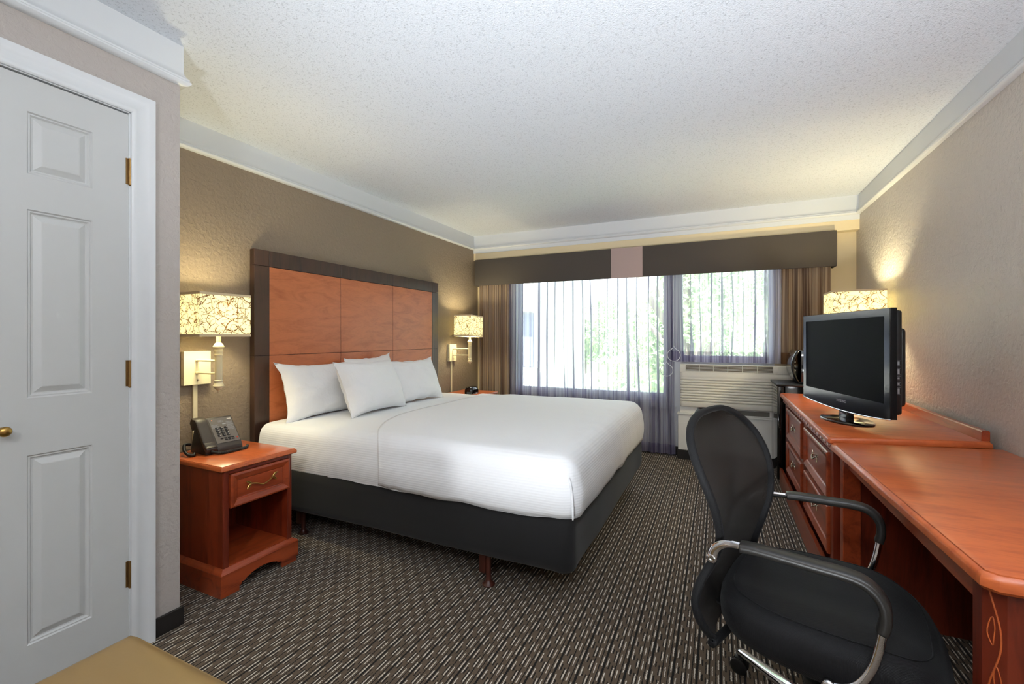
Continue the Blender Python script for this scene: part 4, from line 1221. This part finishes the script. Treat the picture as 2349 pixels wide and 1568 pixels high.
# ------------------------------------------------------------------ table lamp behind the TV
tl = thing('table_lamp', 'lit table lamp with twig print box shade behind the television', 'lamp', (3.640, 4.02, .762))
bm = NB(); lathe(bm, [(.075, 0), (.078, .006), (.076, .014), (.03, .022), (.022, .03), (.035, .06), (.052, .12), (.055, .19), (.042, .26), (.022, .32), (.016, .345), (.022, .352), (.016, .36), (.010, .37), (.010, .52)], seg=28)
obj('base', bm, M['cream_metal'], tl, True)
def shell2(hx_, hy_, za, zb_, t_=.0025):
    bm = NB(); o = [(-hx_, -hy_), (hx_, -hy_), (hx_, hy_), (-hx_, hy_)]; i_ = [(x * (1 - t_ / hx_), y * (1 - t_ / hy_)) for x, y in o]
    vo = [[bm.verts.new((x, y, z)) for x, y in o] for z in (za, zb_)]; vi = [[bm.verts.new((x, y, z)) for x, y in i_] for z in (za, zb_)]
    for k in range(4):
        q = (k + 1) % 4
        bm.faces.new((vo[0][k], vo[0][q], vo[1][q], vo[1][k])); bm.faces.new((vi[0][q], vi[0][k], vi[1][k], vi[1][q]))
        bm.faces.new((vo[1][k], vo[1][q], vi[1][q], vi[1][k])); bm.faces.new((vo[0][q], vo[0][k], vi[0][k], vi[0][q]))
    return bm
sd = obj('shade', shell2(.155, .155, .535, .790), M['shade'], tl)
for a, b in ((.533, .546), (.779, .792)): obj('binding', shell2(.1562, .1562, a, b, .005), M['shade_trim'], sd)
bm = NB(); lathe(bm, [(.012, .52), (.016, .56), (.028, .60), (.028, .63), (.014, .655), (.001, .66)], seg=16); obj('bulb', bm, M['bulb'], tl, 'all')
li = bpy.data.lights.new('lamp_light', 'POINT'); lo = bpy.data.objects.new('lamp_light', li); COL.objects.link(lo)
lo.location = (3.725, 4.02, .762 + .66); li.energy = 18; li.color = (1, .90, .56); li.shadow_soft_size = .04

# ------------------------------------------------------------------ fridge and microwave
fr_ = thing('mini_fridge', 'black glossy mini fridge between dresser and window wall', 'refrigerator', (3.45, 4.48, 0))
obj('cabinet', B(3.235, 3.70, 4.245, 4.680, .03, .822, .006, 2), M['black_gloss'], fr_, True, world=True)
obj('door', B(3.180, 3.232, 4.245, 4.680, .04, .812, .008, 3), M['black_gloss'], fr_, True, world=True)
obj('top_panel', B(3.172, 3.705, 4.238, 4.688, .812, .830, .005, 2), M['black_plastic'], fr_, True, world=True)
for x, y in ((3.26, 4.27), (3.67, 4.27), (3.26, 4.68), (3.67, 4.68)):
    obj('foot', lathe(NB(), [(.015, 0), (.015, .032)], x, y, 12), M['black_plastic'], fr_, world=True)
mw = thing('microwave', 'small black microwave oven on top of the mini fridge', 'microwave', (3.50, 4.49, .831))
obj('case', B(3.350, 3.66, 4.285, 4.695, .840, 1.108, .005, 2), M['black_gloss'], mw, True, world=True)
bm = NB()
def mdoor(a, b):
    y = 4.290 + .40 * a; z = .846 + .256 * b
    return (3.350 - .004 - .042 * sin(pi * b) ** .8, y, z)
grid_surf(bm, mdoor, 4, 14)
V0 = NB()
md = obj('door', bm, M['black_gloss'], mw, 'all', world=True)
sol = md.modifiers.new('thickness', 'SOLIDIFY'); sol.thickness = .012
bm = NB()
for k in range(5):
    for q in range(2): box(bm, 3.336 - .026, 3.336 - .020, 4.305 + q * .02, 4.319 + q * .02, .90 + k * .034, .915 + k * .034, .001, 1)
obj('buttons', bm, M['print_grey'], mw, world=True)
for x, y in ((3.38, 4.31), (3.63, 4.31), (3.38, 4.67), (3.63, 4.67)):
    obj('foot', lathe(NB(), [(.012, .830), (.012, .842)], x, y, 12), M['black_plastic'], mw, world=True)

# ------------------------------------------------------------------ office chair
CH = thing('office_chair', 'black mesh-back office chair with chrome arms and star base', 'office chair', (3.0, 1.540, 0), radians(-14))
# seat cushion
bm = NB()
def seatf(a, b):
    th_ = 2 * pi * a
    prof_ = [(0.0, .488), (.35, .490), (.65, .494), (.84, .495), (.93, .485), (.985, .462), (1.0, .435), (.99, .405), (.95, .382), (.85, .368), (0.0, .362)]
    q = b * (len(prof_) - 1); i = min(int(q), len(prof_) - 2); w = q - i
    r_ = prof_[i][0] * (1 - w) + prof_[i + 1][0] * w; z = prof_[i][1] * (1 - w) + prof_[i + 1][1] * w
    c_, s_ = cos(th_), sin(th_)
    ex = 2 / 3.2
    x = .020 + .262 * abs(c_) ** ex * (1 if c_ > 0 else -1); y = .266 * abs(s_) ** ex * (1 if s_ > 0 else -1)
    y *= 1 - .07 * max(0, -x / .245)
    x *= r_; y *= r_
    z -= .045 * max(0, (x - .10) / .15) ** 2 + .012 * max(0, 1 - (y / .12) ** 2) * (r_ < .9) * .6
    return (x, y, z)
grid_surf(bm, seatf, 56, 30, closed_u=True)
bmesh.ops.remove_doubles(bm, verts=bm.verts, dist=1e-4)
st_ = obj('seat', bm, M['seat_fabric'], CH, 'all')
bm = NB()
pts = []
for k in range(48):
    th_ = 2 * pi * k / 48; x, y, z = seatf(k / 48, .315)
    pts.append((x, y, z + .0012))
sweep(bm, pts, circ(.0016, 6), closed=True); obj('seam', bm, M['seat_fabric'], st_, 'all')
obj('seat_pan', prism(NB(), rrect(-.16, .17, -.17, .17, .05), .345, .368), M['black_plastic'], CH)
# backrest: hourglass mesh shell
prof_b = [  # z, x (rear +lean negative), half width
    (.350, -.205, .165), (.375, -.222, .185), (.42, -.243, .200), (.47, -.250, .205), (.52, -.238, .190), (.57, -.218, .165), (.62, -.200, .160),
    (.67, -.188, .178), (.72, -.188, .202), (.78, -.198, .222), (.84, -.220, .232), (.89, -.246, .222), (.93, -.270, .194), (.96, -.286, .150), (.978, -.294, .095), (.985, -.297, .03)]
def interp(z):
    if z <= prof_b[0][0]: return prof_b[0][1:]
    for a, b in zip(prof_b, prof_b[1:]):
        if z <= b[0]:
            w = (z - a[0]) / (b[0] - a[0]); return (a[1] * (1 - w) + b[1] * w, a[2] * (1 - w) + b[2] * w)
    return prof_b[-1][1:]
BYAW = radians(-10)
MB_ = Matrix.Translation((-.238, -.034, 0)) @ Matrix.Rotation(BYAW, 4, 'Z') @ Matrix.Translation((.205, 0, 0))
def backpt(u, z, d=0.0):
    x, hw_ = interp(z)
    wrap = .045 * (u ** 2)            # edges wrap forward
    return MB_ @ Vector((x + wrap + d, u * hw_, z))
zs_ = [.352 + (.984 - .352) * (1 - cos(pi * k / 44)) / 2 for k in range(45)]
bm = NB(); grid_surf(bm, lambda a, b: backpt(2 * a - 1, zs_[int(round(b * 44))]), 20, 44)
bmesh.ops.remove_doubles(bm, verts=bm.verts, dist=1e-5)
bk = obj('back_mesh', bm, M['chair_mesh'], CH, 'all')
bm = NB()
outl = [backpt(-1, z) for z in zs_] + [backpt(1, z) for z in zs_[::-1]]
outl = catmull(outl[::3], 3, True)
sweep(bm, outl, superel(.009, .012, 2.5, 12), up=(1, 0, 0), closed=True)
obj('back_frame', bm, M['seat_fabric'], CH, 'all')
bm = NB(); sweep(bm, [MB_ @ Vector((-.232, 0, z)) + Vector((0, 0, 0)) for z in (.345, .42, .50)][0:0] + [Vector((-.05, -.01, .352)), Vector((-.20, -.02, .355)), Vector((-.285, -.03, .39)), Vector((-.292, -.03, .44)), Vector((-.285, -.03, .49))], superel(.030, .006, 3, 12), up=(1, 0, 1))
obj('back_support', bm, M['black_plastic'], CH, True)
# arms
for s_ in (-1, 1):
    ya0, ya1 = ((-.246, -.250) if s_ < 0 else (.272, .312))
    yy_ = lambda x: ya0 + (ya1 - ya0) * min(1.2, max(0, (x + .15) / .25))
    zt_ = .658
    path_a = [(-.150 if s_ < 0 else -.112, zt_), (-.11 if s_ < 0 else -.08, zt_ + .003), (0, zt_ + .002), (.080, zt_ + .001), (.118, zt_ - .010), (.142, zt_ - .038), (.147, zt_ - .075), (.141, zt_ - .105)]
    bm = NB(); sweep(bm, catmull([(x, yy_(x), z) for x, z in path_a], 6), superel(.0125, .0225, 3.4, 16), up=(0, 1, 0))
    arm = obj('armrest', bm, M['arm_pad'], CH, 'all')
    br = [(.143, zt_ - .095), (.134, zt_ - .150), (.120, zt_ - .198), (.098, zt_ - .236), (.072, zt_ - .254), (.046, zt_ - .258)]
    sg = 1 if s_ > 0 else -1
    bm = NB(); sweep(bm, catmull([(x, yy_(x) * (1 - k / 5) + sg * .279 * (k / 5), z) for k, (x, z) in enumerate(br)], 6), circ(.0095, 10, .0065), up=(0, 1, 0), scale=lambda q: 1 + .7 * max(0, q - .6))
    lathe(bm, [(.014, -.008), (.015, 0), (.015, .006), (.010, .010), (.006, .010), (.005, .008)], seg=18, M=Matrix.Translation((.044, sg * .279, zt_ - .258)) @ Matrix.Rotation(-s_ * pi / 2, 4, 'X'))
    obj('arm_bar', bm, M['chrome'], arm, 'all')
    yb = -.240 if s_ < 0 else .236
    bb = [(-.145 if s_ < 0 else -.108, ya0, zt_), (-.185, ya0 * .5 + yb * .5, zt_ - .004), (-.214, yb, zt_ - .026), (-.224, yb, zt_ - .056)]
    bm = NB(); sweep(bm, catmull(bb, 6), superel(.011, .007, 2.5, 12), up=(0, s_, .3), scale=lambda q: .8 + .5 * q)
    lathe(bm, [(.013, -.008), (.014, 0), (.014, .006), (.009, .010), (.005, .008)], seg=18, M=Matrix.Translation(bb[-1]) @ Matrix.Rotation(-s_ * pi / 2, 4, 'X'))
    obj('arm_bracket', bm, M['chrome'], arm, 'all')
# gas lift, star base, castors
bm = NB(); lathe(bm, [(.030, .07), (.034, .08), (.034, .20), (.030, .205), (.030, .21), (.036, .215), (.036, .232), (.016, .236), (.016, .345)], seg=24); obj('gas_lift', bm, M['black_plastic'], CH, True)
obj('mechanism', B(-.11, .10, -.06, .06, .300, .352, .012, 2), M['black_plastic'], CH, True)
for k in range(5):
    a = radians(139 + 72 * k)
    d = Vector((cos(a), sin(a), 0))
    bm = NB(); sweep(bm, catmull([d * .02 + Vector((0, 0, .125)), d * .10 + Vector((0, 0, .122)), d * .22 + Vector((0, 0, .100)), d * .332 + Vector((0, 0, .078))], 6), superel(.026, .013, 3, 14), scale=lambda q: 1.15 - .5 * q)
    obj('base_spoke', bm, M['chrome'], CH, 'all')
    cst = NB(); ax = Matrix.Translation(d * .332 + Vector((0, 0, .028))) @ Matrix.Rotation(a + .6, 4, 'Z') @ Matrix.Rotation(pi / 2, 4, 'X')
    for off in (-.020, .006): lathe(cst, [(.008, off), (.022, off), (.0275, off + .003), (.0275, off + .011), (.022, off + .014), (.008, off + .014)], seg=20, M=ax)
    lathe(cst, [(.008, .03), (.008, .08)], d.x * .332, d.y * .332, 10)
    box(cst, d.x * .332 - .014, d.x * .332 + .014, d.y * .332 - .014, d.y * .332 + .014, .040, .060, .006, 2)
    obj('castor', cst, M['black_plastic'], CH, True)

# ------------------------------------------------------------------ ottoman in the near left corner
ot = thing('ottoman', 'tan leather ottoman in the foreground by the closet door', 'ottoman', (1.645, .335, 0))
bm = NB()
def otf(a, b):
    u, v_ = 2 * a - 1, 2 * b - 1
    x, y = u * .305, v_ * .305
    e = max(abs(u), abs(v_))
    z = .450 + .004 * (1 - u * u) * (1 - v_ * v_) - .022 * max(0, (e - .90) / .10) ** 2
    return (x, y, z)
grid_surf(bm, otf, 40, 40)
pl = rrect(-.308, .308, -.308, .308, .02); 
obj('cushion_top', bm, M['ottoman'], ot, 'all')
bm = NB(); prism(bm, rrect(-.306, .306, -.306, .306, .018, 4), .34, .432, .004)
obj('cushion_band', bm, M['ottoman'], ot, True)
bm = NB(); prism(bm, rrect(-.300, .300, -.300, .300, .018, 4), .06, .338, .004); obj('body', bm, M['ottoman'], ot, True)
for x in (-.26, .26):
    for y in (-.26, .26): obj('leg', lathe(NB(), [(.014, 0), (.022, .062)], x, y, 12), M['cherry_dark'], ot)

# ------------------------------------------------------------------ fill lights added behind the camera, starting with a ceiling globe
gl_ = thing('fill_ceiling_light', 'round frosted ceiling light added as fill behind the camera, out of view', 'ceiling light', (2.3, -.95, CZ))
bm = NB(); lathe(bm, [(.15, 0), (.16, -.01), (.16, -.03)], seg=32); obj('rim', bm, M['nickel'], gl_, True)
bm = NB(); lathe(bm, [(.15, -.03), (.145, -.06), (.11, -.095), (.06, -.115), (.001, -.12)], seg=32); obj('globe', bm, M['globe'], gl_, 'all')
li = bpy.data.lights.new('fill_disk_light', 'AREA'); lo = bpy.data.objects.new('fill_disk_light', li); COL.objects.link(lo)
li.shape = 'DISK'; li.size = .5; li.energy = 12; li.color = (.96, .98, 1); lo.location = (2.3, -.95, 2.30)

# torchiere added out of view to throw fill light on the ceiling
tc_ = thing('fill_torchiere', 'tall nickel uplighter floor lamp added as fill behind the camera', 'lamp', (3.45, -.25, 0))
obj('base', lathe(NB(), [(.14, 0), (.14, .015), (.02, .03)], seg=28), M['nickel'], tc_, True)
obj('pole', lathe(NB(), [(.012, .03), (.012, 1.48)], seg=14), M['nickel'], tc_, True)
obj('bowl', lathe(NB(), [(.02, 1.47), (.10, 1.50), (.17, 1.56), (.20, 1.62), (.19, 1.62), (.16, 1.57), (.09, 1.515), (.02, 1.49)], seg=32, caps=False), M['nickel'], tc_, 'all')
li = bpy.data.lights.new('uplight', 'AREA'); lo = bpy.data.objects.new('uplight', li); COL.objects.link(lo)
li.shape = 'DISK'; li.size = .36; li.energy = 50; li.color = (.88, .945, 1); lo.location = (3.45, -.25, 1.60)
lo.rotation_euler = (Vector((-.30, .42, 1)).normalized()).to_track_quat('-Z', 'Y').to_euler()

fu = thing('fill_floor_uplight', 'small black can uplight added on the carpet behind the camera for fill light', 'lamp', (2.40, -.75, 0))  # unseen lamp can added to carry the ceiling fill spot
obj('can', lathe(NB(), [(.09, 0), (.095, .01), (.095, .16), (.085, .16), (.085, .05), (.001, .05)], seg=24, caps=False), M['black_plastic'], fu, True)
li = bpy.data.lights.new('fill_floor_spot', 'SPOT'); lo = bpy.data.objects.new('fill_floor_spot', li); COL.objects.link(lo)
li.energy = 210; li.color = (.90, .955, 1); li.spot_size = radians(72); li.spot_blend = 1.0; li.shadow_soft_size = .08
lo.location = (2.40, -.75, .20); lo.rotation_euler = (Vector((2.05, 2.5, 2.44)) - lo.location).normalized().to_track_quat('-Z', 'Y').to_euler()

# ------------------------------------------------------------------ outside
GZ = -4.2
gr = obj('lawn', B(-60, 60, WY + .6, 90, GZ - .1, GZ), M['grass']); gr['kind'] = 'structure'
pk = obj('parking_lot', B(-9, 4, 16, 30, GZ, GZ + .02), M['asphalt']); pk['kind'] = 'structure'
bl = thing('hotel_wing', 'white hotel wing with balconies seen through the left of the window', 'building', (-5.7, 13.5, GZ))
bm = NB(); box(bm, -10, -1.75, 12.0, 16, GZ, 7.0)
obj('facade', bm, M['bldg'], bl, world=True)
for k in range(4):
    z = -2.3 + k * 2.65
    obj('balcony_shade', B(-9.5, -2.15, 11.9, 11.995, z, z + 1.55), M['bldg_grey'], bl, world=True)  # flat grey panel, shade of a balcony recess put into its colour
    obj('parapet', B(-9.6, -1.95, 11.3, 11.9, z - 1.05, z - .02), M['bldg'], bl, world=True)
hs = thing('low_house', 'small low building with a pale hipped roof beyond the parking lot', 'building', (-6.4, 34, GZ))
obj('walls', B(-8.0, -4.6, 33, 37, GZ, GZ + 1.7), M['bldg'], hs, world=True)
bm = NB()
v0 = [bm.verts.new(p) for p in ((-8.4, 32.6, GZ + 1.7), (-4.2, 32.6, GZ + 1.7), (-4.2, 37.4, GZ + 1.7), (-8.4, 37.4, GZ + 1.7), (-6.6, 35, GZ + 2.6), (-6.0, 35, GZ + 2.6))]
for f in ((0, 1, 5, 4), (1, 2, 5), (2, 3, 4, 5), (3, 0, 4), (3, 2, 1, 0)): bm.faces.new([v0[i] for i in f])
obj('roof', bm, M['roofm'], hs, world=True)
def tree(x, y, h, w, nleaf, mat, label, ls=.22):
    t_ = thing('tree', label, 'tree', (x, y, GZ), 0, 'trees outside the window')
    rr = random.Random(int(x * 31 + y * 17))
    bm = NB(); tube(bm, catmull([(0, 0, 0), (.1, .05, h * .3), (-.05, .1, h * .6), (.1, 0, h * .85)], 5), w * .05, 8)
    for k in range(5):
        a = rr.uniform(0, 6.28); z = h * rr.uniform(.35, .7)
        tube(bm, [(0, 0, z), (cos(a) * w * .2, sin(a) * w * .2, z + h * .1), (cos(a) * w * .36, sin(a) * w * .36, z + h * .16)], w * .018, 6)
    obj('trunk', bm, M['bark'], t_, True)
    bm = NB()
    cl = [(rr.gauss(0, w * .2), rr.gauss(0, w * .2), h * rr.uniform(.32, .92), rr.uniform(.14, .28) * w) for _ in range(14)]
    for _ in range(nleaf):
        cx, cy, cz, cr = rr.choice(cl)
        d = Vector((rr.gauss(0, 1), rr.gauss(0, 1), rr.gauss(0, .8))).normalized() * cr * rr.uniform(.6, 1.05)
        p = Vector((cx, cy, cz)) + d; a = Vector((rr.gauss(0, 1), rr.gauss(0, 1), rr.gauss(0, 1))).normalized(); b = a.orthogonal().normalized()
        s_ = ls * rr.uniform(.6, 1.2)
        bm.faces.new([bm.verts.new(q) for q in (p - a * s_, p + b * s_ * .5, p + a * s_, p - b * s_ * .5)])
    obj('foliage', bm, mat, t_, recalc=False)
tree(1.9, 12.5, 10.0, 4.4, 9000, M['leaf'], 'near leafy tree right of centre in the tall sheer curtain', .10)
tree(6.4, 12.5, 10.6, 5.2, 11000, M['leaf2'], 'pale broad tree behind the short sheer curtain', .10)
tree(-1.5, 44, 9.6, 9.0, 5200, M['leaf'], 'distant rounded green tree just left of the near leafy tree', .28)
tree(-10.5, 46, 9.4, 9.0, 5200, M['leaf'], 'distant broad tree above the small low building', .28)
tree(-19.5, 48, 8.6, 9.5, 5200, M['leaf2'], 'distant pale tree beside the white hotel wing', .28)
tree(9.5, 34, 10.0, 9.0, 4200, M['leaf'], 'distant tree at the right edge of the outdoor view', .28)

# ------------------------------------------------------------------ daylight
W = bpy.data.worlds.new('world'); S.world = W; W.use_nodes = True
nt = W.node_tree; nt.nodes.clear()
o_ = nt.nodes.new('ShaderNodeOutputWorld'); bg = nt.nodes.new('ShaderNodeBackground')
tc = nt.nodes.new('ShaderNodeTexCoord'); sp2 = nt.nodes.new('ShaderNodeSeparateXYZ'); cr = nt.nodes.new('ShaderNodeValToRGB')
nt.links.new(tc.outputs['Generated'], sp2.inputs[0]); nt.links.new(sp2.outputs[2], cr.inputs[0])
cr.color_ramp.elements[0].color = (.95, .97, 1, 1); cr.color_ramp.elements[1].color = (.62, .78, 1, 1)
nt.links.new(cr.outputs[0], bg.inputs[0]); bg.inputs[1].default_value = 3.2; nt.links.new(bg.outputs[0], o_.inputs[0])
sn = bpy.data.lights.new('sun', 'SUN'); so = bpy.data.objects.new('sun', sn); COL.objects.link(so)
sn.energy = 13.0; sn.angle = radians(1); sn.color = (1, .96, .9); so.rotation_euler = (radians(42), 0, radians(-25))
for x0, x1, z0, z1 in ((WX0, WXM0, WZ0, WZ1), (WXM1, WX1, WZ0R, WZ1)):
    li = bpy.data.lights.new('window_portal', 'AREA'); lo = bpy.data.objects.new('window_portal', li); COL.objects.link(lo)
    li.shape = 'RECTANGLE'; li.size = x1 - x0; li.size_y = z1 - z0; li.cycles.is_portal = True
    lo.location = ((x0 + x1) / 2, WY + .13, (z0 + z1) / 2); lo.rotation_euler = (-pi / 2, 0, 0)

S.view_settings.view_transform = 'Standard'; S.view_settings.look = 'None'
S.view_settings.exposure = 0.98; S.view_settings.gamma = 1.0; S.view_settings.use_curve_mapping = False
cy = S.cycles
cy.use_denoising = True
cy.max_bounces = 6; cy.diffuse_bounces = 4; cy.glossy_bounces = 4; cy.transparent_max_bounces = 16; cy.transmission_bounces = 6
cy.sample_clamp_indirect = 6.0; cy.caustics_reflective = False; cy.caustics_refractive = False
cy.denoiser = 'OPENIMAGEDENOISE'; cy.denoising_prefilter = 'ACCURATE'; cy.denoising_input_passes = 'RGB_ALBEDO_NORMAL'
cy.use_adaptive_sampling = True; cy.adaptive_threshold = .02; cy.use_light_tree = True
